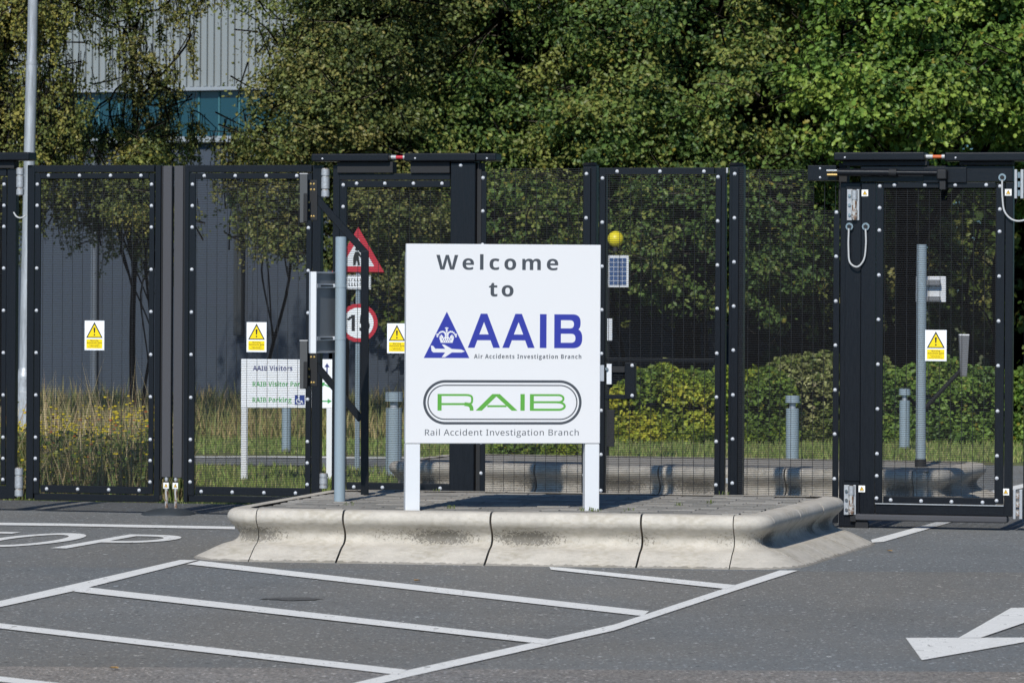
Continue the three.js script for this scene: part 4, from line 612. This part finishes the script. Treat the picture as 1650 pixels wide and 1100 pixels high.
function tree(name, label, px, d, o) {
  const rnd = rngOf(o.seed), x0 = (px - CX) / FOCAL * d, g = thing(name, label, 'tree', [x0, 0, -d], 0, o.group), H = o.height;
  const lean = V3(gauss(rnd) * 0.3, 0, gauss(rnd) * 0.2), trunkTop = V3(lean.x, H * 0.62, lean.z);
  const line = [V3(0, -0.05, 0), V3(lean.x * 0.2, H * 0.15, 0), V3(lean.x * 0.7 + 0.08, H * 0.35, lean.z * 0.5), trunkTop];
  part(g, 'trunk', tapered(line, o.trunk, o.trunk * 0.4, 12, 14), M.bark);
  const clumps = [], spots = [], twigs = [];
  for (const [bx, by, bz, rx, ry, rz, n, few] of o.blobs) for (let i = 0; i < n; i++) {
    const v = V3(gauss(rnd), gauss(rnd), gauss(rnd)).normalize(), r = Math.pow(lerp(0.12, 1, rnd()), 0.42), sag = 1 + 0.15 * gauss(rnd);
    clumps.push({ p: V3(bx + v.x * rx * r * sag, by + v.y * ry * r * sag, bz + v.z * rz * r), out: v, tint: rnd(), few });
  }
  const curve = new THREE.CatmullRomCurve3(line), limbs = [];
  for (let i = 0; i < (o.limbs ?? 9); i++) {
    const c = clumps[Math.floor(rnd() * clumps.length)], s = curve.getPoint(lerp(0.4, 1, rnd())), e = c.p.clone().lerp(s, 0.12), m = s.clone().lerp(e, 0.5).add(V3(gauss(rnd) * 0.25, 0.15 + 0.25 * rnd(), gauss(rnd) * 0.2)), m2 = s.clone().lerp(e, 0.78).add(V3(gauss(rnd) * 0.15, 0.1 * gauss(rnd), gauss(rnd) * 0.15));
    part(g, 'branch', tapered([s, m, m2, e], o.trunk * 0.36, 0.012, 8, 12), M.bark); limbs.push(new THREE.CatmullRomCurve3([s, m, m2, e]));
  }
  for (const c of clumps) {
    if (rnd() < 0.5 && limbs.length) { let best = null, bd = 9; for (const l of limbs) for (const t of [0.35, 0.6, 0.85]) { const q = l.getPoint(t), dd = q.distanceTo(c.p); if (dd < bd) { bd = dd; best = q; } } if (best && bd > 0.25 && bd < 2.2) { const m = best.clone().lerp(c.p, 0.55).add(V3(gauss(rnd) * 0.12, 0.06 + gauss(rnd) * 0.1, gauss(rnd) * 0.12)); twigs.push(tapered([best, m, c.p], 0.016, 0.005, 5, 5)); } }
    const high = c.p.y > 5.7, n = Math.round((high ? 0.32 : 1) * (c.few ?? 1) * o.per * (0.6 + 0.8 * rnd())), cr = (c.few ? 0.6 : 1) * o.clump * (0.7 + 0.6 * rnd()), grow = high ? 1.75 : 1;
    if (!high && rnd() < 0.6) { const d0 = V3(gauss(rnd), gauss(rnd) * 0.8, gauss(rnd) * 0.6).normalize(), q0 = c.p.clone().addScaledVector(c.out, cr * 0.6); twigs.push(tapered([q0.clone().addScaledVector(d0, -0.2 - 0.2 * rnd()), q0.clone().add(V3(gauss(rnd) * 0.06, gauss(rnd) * 0.06, 0.04)), q0.clone().addScaledVector(d0, 0.15 + 0.2 * rnd())], 0.011, 0.004, 5, 5)); }
    if (o.weep) {                                                             // hanging strands of small leaves
      for (let k = 0; k < 6; k++) { const sx = c.p.x + gauss(rnd) * cr, sz = c.p.z + gauss(rnd) * cr, len = o.weep * (0.4 + rnd()); let dx = gauss(rnd) * 0.12; const pts = []; for (let q = 0; q < n / 6; q++) { const t = rnd(); pts.push(V3(sx + dx * t + gauss(rnd) * 0.045, c.p.y - len * t, sz + gauss(rnd) * 0.045)); } for (const p of pts) spots.push([p, V3(c.out.x, 0.1, c.out.z + 0.4), c.tint * 0.8 + 0.1]); twigs.push(tapered([V3(sx, c.p.y + 0.1, sz), V3(sx + dx * 0.5, c.p.y - len * 0.5, sz), V3(sx + dx, c.p.y - len, sz)], 0.005, 0.002, 4, 3)); }
    } else for (let k = 0; k < n; k++) { const v = V3(gauss(rnd), gauss(rnd) * 0.62, gauss(rnd)); spots.push([c.p.clone().addScaledVector(v, cr), v.clone().add(c.out).normalize(), c.tint, grow]); }
  }
  if (twigs.length) { const m = part(g, 'twigs', mergeGeometries(twigs), M.twig); m.userData.kind = 'stuff'; }
  leafMass(g, 'crown', o.leaf ?? oakLeaf, spots, rnd, o.size, o.palette);
  return g;
}
const back = 'trees behind the fence';
tree('oak_tree', 'dense olive-green oak whose leaves hang over the thick gate post', 800, 49, { seed: 1, group: back, height: 9, trunk: 0.2, limbs: 20, blobs: [[0, 5.4, 0, 1.9, 2.2, 2.2, 300], [-0.7, 3.6, 0.9, 1.3, 0.9, 1.3, 110], [0.7, 3.3, 0.9, 1.2, 0.9, 1.2, 90], [0.2, 2.7, 1.6, 1.6, 0.8, 0.7, 60], [0.3, 2.3, 2.0, 1.7, 0.8, 0.6, 90, 0.25]], per: 185, clump: 0.21, size: 0.05, palette: OAK });
tree('oak_tree', 'broad oak with crooked pale twigs above the pedestrian gate', 1110, 48, { seed: 2, group: back, height: 9, trunk: 0.17, limbs: 22, blobs: [[0, 5.6, 0, 2.0, 2.3, 2.1, 300], [0.5, 3.7, 0.9, 1.3, 1.0, 1.3, 110], [-0.7, 3.6, 0.8, 1.0, 0.9, 1.2, 80], [0.4, 2.5, 1.5, 1.5, 0.8, 0.7, 70], [0.2, 2.1, 2.0, 1.6, 0.9, 0.6, 120, 0.25]], per: 185, clump: 0.21, size: 0.053, palette: OAK });
tree('maple_tree', 'bright green field maple overhanging the gate opener with the orange rod', 1470, 46.2, { seed: 3, group: back, height: 8.5, trunk: 0.16, limbs: 14, blobs: [[0.1, 5.2, 0, 1.5, 1.9, 1.4, 190], [-0.2, 3.8, 0.5, 1.25, 0.72, 0.9, 120], [0.9, 4.4, 0.3, 0.8, 1.2, 0.8, 70]], per: 170, clump: 0.22, size: 0.064, palette: FIELD });
tree('oak_tree', 'brownish-green oak with fine leaves between the broad oak and the maple', 1290, 49.5, { seed: 4, group: back, height: 9, trunk: 0.15, limbs: 20, blobs: [[0, 5.4, 0, 1.7, 2.3, 2.0, 260], [0, 3.5, 1.0, 1.2, 0.9, 1.0, 100], [0, 2.3, 2.2, 1.2, 0.8, 0.7, 64], [0.3, 2.0, 2.6, 1.6, 0.8, 0.5, 110, 0.25]], per: 185, clump: 0.2, size: 0.047, palette: OLIVE });
tree('oak_tree', 'airy olive oak beside the ribbed cladding above the grey pole', 545, 47.5, { seed: 5, group: back, height: 8.5, trunk: 0.13, limbs: 18, blobs: [[0.3, 5.2, 0, 1.35, 2.1, 1.9, 230], [-0.1, 3.6, 0.6, 1.05, 0.9, 1.2, 120], [0.5, 2.4, 0.9, 1.0, 0.9, 0.8, 70], [-0.6, 2.6, 0.6, 0.6, 0.8, 0.6, 34]], per: 170, clump: 0.21, size: 0.043, palette: OLIVE });
tree('oak_tree', 'dark tree at the picture edge beyond the maple', 1720, 48.5, { seed: 6, group: back, height: 9, trunk: 0.2, limbs: 10, blobs: [[0, 5.6, 0, 1.5, 2.2, 2.0, 210], [-0.3, 3.4, 0.3, 1.0, 0.9, 1.0, 50], [0.2, 1.6, 1.4, 0.7, 1.0, 0.6, 40]], per: 150, clump: 0.24, size: 0.062, palette: FIELD });
tree('birch_tree', 'weeping birch with golden hanging leaves beside the lamp post', -10, 47, { seed: 7, group: back, height: 8.5, trunk: 0.14, limbs: 12, blobs: [[0, 5.0, 0, 1.15, 1.5, 1.2, 120], [0.6, 3.7, 0.4, 0.6, 0.6, 0.8, 36], [0.3, 3.0, 0.4, 0.9, 0.5, 0.9, 34], [1.5, 5.3, 0, 0.8, 0.4, 0.6, 22]], per: 230, clump: 0.25, weep: 0.45, size: 0.041, leaf: birchLeaf, palette: BIRCH });
tree('birch_tree', 'drooping birch in front of the ribbed cladding', 215, 50, { seed: 8, group: back, height: 8, trunk: 0.042, limbs: 12, blobs: [[0.3, 4.4, 0.2, 0.45, 0.75, 0.6, 24], [0.1, 3.45, 0.6, 0.75, 0.35, 0.7, 26], [-0.2, 2.7, 1.9, 0.9, 0.4, 0.6, 30], [0.2, 5.5, 0, 1.5, 0.35, 0.8, 26], [0.3, 2.1, 0.4, 0.5, 0.3, 0.5, 7]], per: 200, clump: 0.22, weep: 0.34, size: 0.039, leaf: birchLeaf, palette: OLIVE });
tree('birch_tree', 'small drooping birch against the grey wall behind the middle gate leaf', 425, 49, { seed: 10, group: back, height: 5, trunk: 0.026, limbs: 8, blobs: [[0, 3.2, 0, 0.6, 0.5, 0.5, 24], [0.15, 2.45, 0.2, 0.5, 0.4, 0.5, 16]], per: 190, clump: 0.2, weep: 0.33, size: 0.038, leaf: birchLeaf, palette: OLIVE });
tree('willow_shrub', 'rounded golden-olive shrub topping the gate leaf before the grey wall', 232, 45.2, { seed: 9, group: back, height: 3.1, trunk: 0.022, limbs: 6, blobs: [[-0.03, 2.82, 0, 0.3, 0.34, 0.4, 30], [0.08, 2.5, 0.1, 0.58, 0.24, 0.5, 26]], per: 170, clump: 0.14, size: 0.042, leaf: birchLeaf, palette: BIRCH });
for (const [px, d, seed, label] of [[690, 54, 21, 'tall dark tree in the shade behind the thick gate post'], [960, 55, 22, 'tall dark tree in the shade behind the welcome board'], [1210, 55, 23, 'tall dark tree in the shade behind the slim fence post'], [1430, 54, 24, 'tall dark tree in the shade behind the upper hinge'], [1640, 54, 25, 'tall dark tree in the shade behind the picture edge hinge'], [1860, 52, 26, 'tall dark tree in the shade just outside the hinge side']])
  tree('shade_tree', label, px, d, { seed, group: 'shaded trees of the second row', height: 10, trunk: 0.17, limbs: 10, blobs: [[0, 6.3, 0, 2.0, 3.2, 1.8, 230], [0, 2.5, -0.5, 1.5, 1.6, 0.9, 70]], per: 60, clump: 0.3, size: 0.11, palette: OAK });
{ // pale stems of the undergrowth seen through the gates
  const rs = rngOf(77); for (const [px, d, h, r, lx, label] of [[1098, 46, 2.6, 0.06, 0.15, 'thicker pale sapling stem behind the middle of the pedestrian gate'], [1003, 46.4, 2.2, 0.03, -0.1, 'thin bare sapling stem beside the yellow beacon'], [1128, 46.6, 2.9, 0.035, 0.05, 'thin crooked sapling stem behind the pedestrian gate hinge stile'], [1442, 46.2, 2.9, 0.045, -0.25, 'leaning sapling stem close to the tall pole on its hinge side'], [1575, 46, 2.9, 0.05, 0.5, 'strongly leaning grey sapling behind the ram-driven leaf'], [1550, 46.6, 2.4, 0.03, 0.2, 'thin sapling behind the slim tapered reader box'], [570, 47, 2.6, 0.035, 0.1, 'thin sapling rising behind the red triangle sign'], [1315, 46.5, 2.5, 0.035, 0.1, 'thin sapling behind the wire fence near the ram bracket']]) {
    const x = (px - CX) / FOCAL * d, g = thing('sapling', label, 'tree', [x, 0, -d], 0, 'sapling stems under the canopy');
    part(g, 'stem', tapered([V3(0, -0.02, 0), V3(lx * 0.3 + 0.06, h * 0.35, 0), V3(lx * 0.5 - 0.05, h * 0.68, 0.05), V3(lx, h, 0)], r, r * 0.45, 8, 12), M.bark);
    for (let k = 0; k < 3; k++) { const y = h * (0.4 + 0.2 * k), s = rs() < 0.5 ? -1 : 1; part(g, 'branch', tapered([V3(lx * (0.4 + 0.2 * k), y, 0), V3(lx * 0.5 + s * 0.2, y + 0.12 + 0.2 * rs(), 0.05), V3(lx * 0.5 + s * (0.3 + 0.3 * rs()), y + 0.2 + 0.3 * rs(), 0.1)], r * 0.4, 0.005, 6, 6), M.bark); }
  }
}
{ // far wood that closes the view
  const rnd = rngOf(90), spots = []; for (let i = 0; i < 26000; i++) { const x = lerp(-1.5, 17, rnd()), y = lerp(0, 13, rnd()), z = -lerp(59, 64, rnd()); spots.push([V3(x, y, z), V3(0, 0.1, 0.6), rnd() * 0.6]); }
  const w = leafMass(scene, 'far_wood', oakLeaf, spots, rnd, 0.3, OAK); w.userData.label = 'dark mass of woodland closing the view behind the trees'; w.userData.category = 'woodland';
}
function bushThing(name, label, px, d, w, h, dep, n, size, palette, seed, group) {
  const rnd = rngOf(seed), x = (px - CX) / FOCAL * d, g = thing(name, label, 'hedge', [x, 0, -d], 0, group), spots = [];
  for (let k = 0; k < 7; k++) { const sx = (k / 6 - 0.5) * w * 0.8; part(g, 'stem', tapered([V3(sx, -0.02, 0), V3(sx + gauss(rnd) * 0.06, h * 0.4, gauss(rnd) * 0.05), V3(sx + gauss(rnd) * 0.12, h * 0.8, 0)], 0.014, 0.005, 6, 4), M.bark); }
  for (let i = 0; i < n; i++) { const u = rnd() * 2 - 1, a = (rnd() - 0.5) * PI * 1.15, r = 1 - 0.3 * rnd() * rnd(), lump = 1 + 0.22 * (noise(u * w * 2.4 + 20, a * 1.6 + 9, seed) - 0.5) + 0.14 * (noise(u * w * 7 + 20, a * 5 + 9, seed + 1) - 0.5), e = Math.pow(1 - Math.pow(Math.abs(u), 6), 0.4); const yy = Math.cos(a), zz = Math.sin(a + 0.35); const p = V3(u * w / 2 * (0.96 + 0.08 * rnd()), Math.max(0.02, h * (0.5 + 0.5 * Math.sign(Math.cos(a * 1.55)) * Math.pow(Math.abs(Math.cos(a * 1.55)), 0.6)) * r * lump * (0.55 + 0.45 * e)), (a > -0.3 ? 1 : -1) * Math.abs(Math.sin(a)) * dep * 0.62 * r * lump * e); spots.push([p, V3(0, Math.max(0, yy) * 0.6, 0.6), noise(p.x * 3 + 50, p.y * 4 + 5, seed + 2) * 0.9]); }
  leafMass(g, 'foliage', birchLeaf, spots, rnd, size, palette);
}
const GOLD = [[0.117, 0.184, 0.030], [0.217, 0.283, 0.033], [0.350, 0.384, 0.041], [0.500, 0.467, 0.049]];
const hg = 'clipped shrubs along the verge';
bushThing('hedge', 'clipped golden-green hedge filling the foot of the pedestrian gate', 1135, 45, 2.0, 0.78, 0.8, 12000, 0.055, GOLD, 31, hg);
bushThing('hedge', 'taller cream-speckled hedge behind the bollard light by the ram-side fence', 1335, 45.6, 1.5, 0.95, 0.8, 9000, 0.055, [[0.07, 0.1, 0.02], [0.12, 0.16, 0.03], [0.24, 0.26, 0.08], [0.34, 0.34, 0.14]], 32, hg);
bushThing('hedge', 'dark green shrub behind the foot of the ram-driven gate leaf', 1540, 45.4, 1.9, 0.82, 0.8, 11000, 0.06, FIELD, 33, hg);
bushThing('hedge', 'green shrub at the picture edge past the last hinge', 1730, 45, 1.2, 0.9, 0.8, 6000, 0.06, FIELD, 35, hg);
bushThing('hedge', 'low pale-leaved shrub seen under the welcome board', 860, 39.95, 0.85, 0.45, 0.6, 5000, 0.05, GOLD, 34, hg);
// grass: mown blades on the verges, then tall weeds by the far leaves
function blades(name, label, n, place, heightOf, width, palette, seed) {
  const rnd = rngOf(seed), geo = new THREE.BufferGeometry(); geo.setAttribute('position', new THREE.Float32BufferAttribute([-0.5, 0, 0, 0.5, 0, 0, -0.3, 0.5, 0.06, 0.3, 0.5, 0.06, 0, 1, 0.24], 3)); geo.setIndex([0, 1, 2, 1, 3, 2, 2, 3, 4]); geo.computeVertexNormals();
  const im = new THREE.InstancedMesh(geo, new THREE.MeshStandardMaterial({ color: 0xffffff, roughness: 0.8, side: THREE.DoubleSide }), n);
  for (let i = 0; i < n; i++) { const [x, d] = place(rnd), h = heightOf(rnd, x, d); _q.setFromEuler(new THREE.Euler(gauss(rnd) * 0.35, rnd() * 6.283, gauss(rnd) * 0.35)); im.setMatrixAt(i, _m.compose(V3(x, -0.012, -d), _q, V3(width * (0.6 + 0.8 * rnd()), h, h))); const c = palette[Math.floor(rnd() * palette.length)], k = 0.7 + 0.6 * rnd(); im.setColorAt(i, _c.setRGB(c[0] * k, c[1] * k, c[2] * k)); }
  im.name = name; im.userData = { kind: 'stuff', label, category: 'grass' }; scene.add(im); return im;
}
const onGrass = (x, d) => x > -1 ? d > 39.9 : !(d < 40.9 + Math.max(0, -x - 2) * 0.12 && d > 37.9 + Math.max(0, -x - 1.9) * 0.15);
blades('mown_grass', 'short mown grass on the verges behind the gates', 75000, (r) => { for (;;) { const d = lerp(30.5, 57, Math.pow(r(), 0.8)), x = lerp(-0.135, 0.14, r()) * d; if (d > fenceDepth(x) + 1.55 && onGrass(x, d)) return [x, d]; } }, (r) => 0.03 + 0.05 * r(), 0.012, [[0.153, 0.212, 0.043], [0.204, 0.255, 0.060], [0.289, 0.281, 0.102], [0.119, 0.170, 0.034]], 41);
const weedy = (r) => { for (;;) { const d = lerp(31.9, 37.5, r()), x = lerp(-4.9, -2.35 - (d - 31) * 0.12, r()); if (noise(x * 3 + 40, d * 3, 12) > 0.28 * r()) return [x, d]; } };
blades('meadow_grass', 'tall unmown meadow grass behind the far gate leaves', 26000, weedy, (r, x, d) => (0.14 + 0.3 * r()) * (0.7 + 0.7 * noise(x * 2 + 30, d * 1.5, 14)), 0.014, [[0.153, 0.196, 0.051], [0.102, 0.162, 0.037], [0.340, 0.272, 0.128], [0.221, 0.212, 0.076], [0.408, 0.323, 0.170]], 42);
blades('dry_stalks', 'tall dry stalks standing above the meadow grass', 520, weedy, (r) => 0.55 + 0.6 * r() * r(), 0.012, [[0.510, 0.408, 0.221], [0.374, 0.289, 0.153], [0.272, 0.170, 0.102]], 43);
blades('bank_grass', 'rough brownish grass along the bank at the foot of the building', 30000, (r) => { const d = lerp(45, 56, r()); return [lerp(-0.13, -0.005, r()) * d, d]; }, (r) => 0.12 + 0.38 * r() * r(), 0.02, [[0.272, 0.238, 0.085], [0.204, 0.204, 0.060], [0.153, 0.178, 0.051], [0.340, 0.255, 0.119]], 44);
{ const rnd = rngOf(45), geo = new THREE.IcosahedronGeometry(1, 0), im = new THREE.InstancedMesh(geo, std(1, 1, 1, { roughness: 0.8 }), 2200);
  for (let i = 0; i < 2200; i++) { const [x, d] = weedy(rnd), s = 0.008 + 0.009 * rnd(), c = rnd() < 0.93 ? [0.62, 0.48, 0.02] : [0.55, 0.16, 0.03]; im.setMatrixAt(i, _m.compose(V3(x, 0.16 + 0.4 * rnd() * noise(x * 2 + 30, d * 1.5, 14) * 1.6, -d), _q.identity(), V3(s, s * 0.6, s))); im.setColorAt(i, _c.setRGB(...c)); }
  im.name = 'meadow_flowers'; im.userData = { kind: 'stuff', label: 'small yellow and orange flowers scattered through the tall weeds', category: 'flowers' }; scene.add(im);
  const spots = []; for (let i = 0; i < 16000; i++) { const [x, d] = weedy(rnd); spots.push([V3(x, (0.05 + 0.3 * rnd()) * (0.5 + noise(x * 2 + 30, d * 1.5, 14)), -d), V3(0, 0.4, 0.4), rnd()]); }
  const w = leafMass(scene, 'meadow_weeds', birchLeaf, spots, rnd, 0.04, [[0.12, 0.19, 0.04], [0.17, 0.24, 0.05], [0.26, 0.27, 0.06], [0.22, 0.18, 0.08]]); w.userData.label = 'leafy weeds among the tall meadow grass behind the far leaf'; w.userData.category = 'weeds';
}
{ // loose litter on the road: a few fallen leaves
  const rnd = rngOf(51), leafM = std(0.42, 0.25, 0.09, { roughness: 0.9, side: THREE.DoubleSide });
  for (const [px, py, label] of [[183, 1080, 'small orange fallen leaf near the bottom corner of the road'], [1434, 890, 'pale fallen leaf on the road below the ram-side gate post'], [672, 938, 'pale scrap of leaf in front of the island kerb']]) { const p = onLevel(px, py), g = thing('fallen_leaf', label, 'leaf', [p.x, 0.006, p.z], rnd() * 6, 'fallen leaves on the road'); part(g, 'blade', oakLeaf.clone().rotateX(-PI / 2).scale(0.05, 0.05, 0.05).translate(0, 0.006, 0), leafM); part(g, 'stalk', rod([0, 0.004, 0.024], [0.004, 0.006, 0.04], 0.001, 5), M.twig); }
}
scene.traverse((o) => { if (o.isMesh && o !== sky) { o.castShadow = true; o.receiveShadow = true; } });
renderer.render(scene, camera);
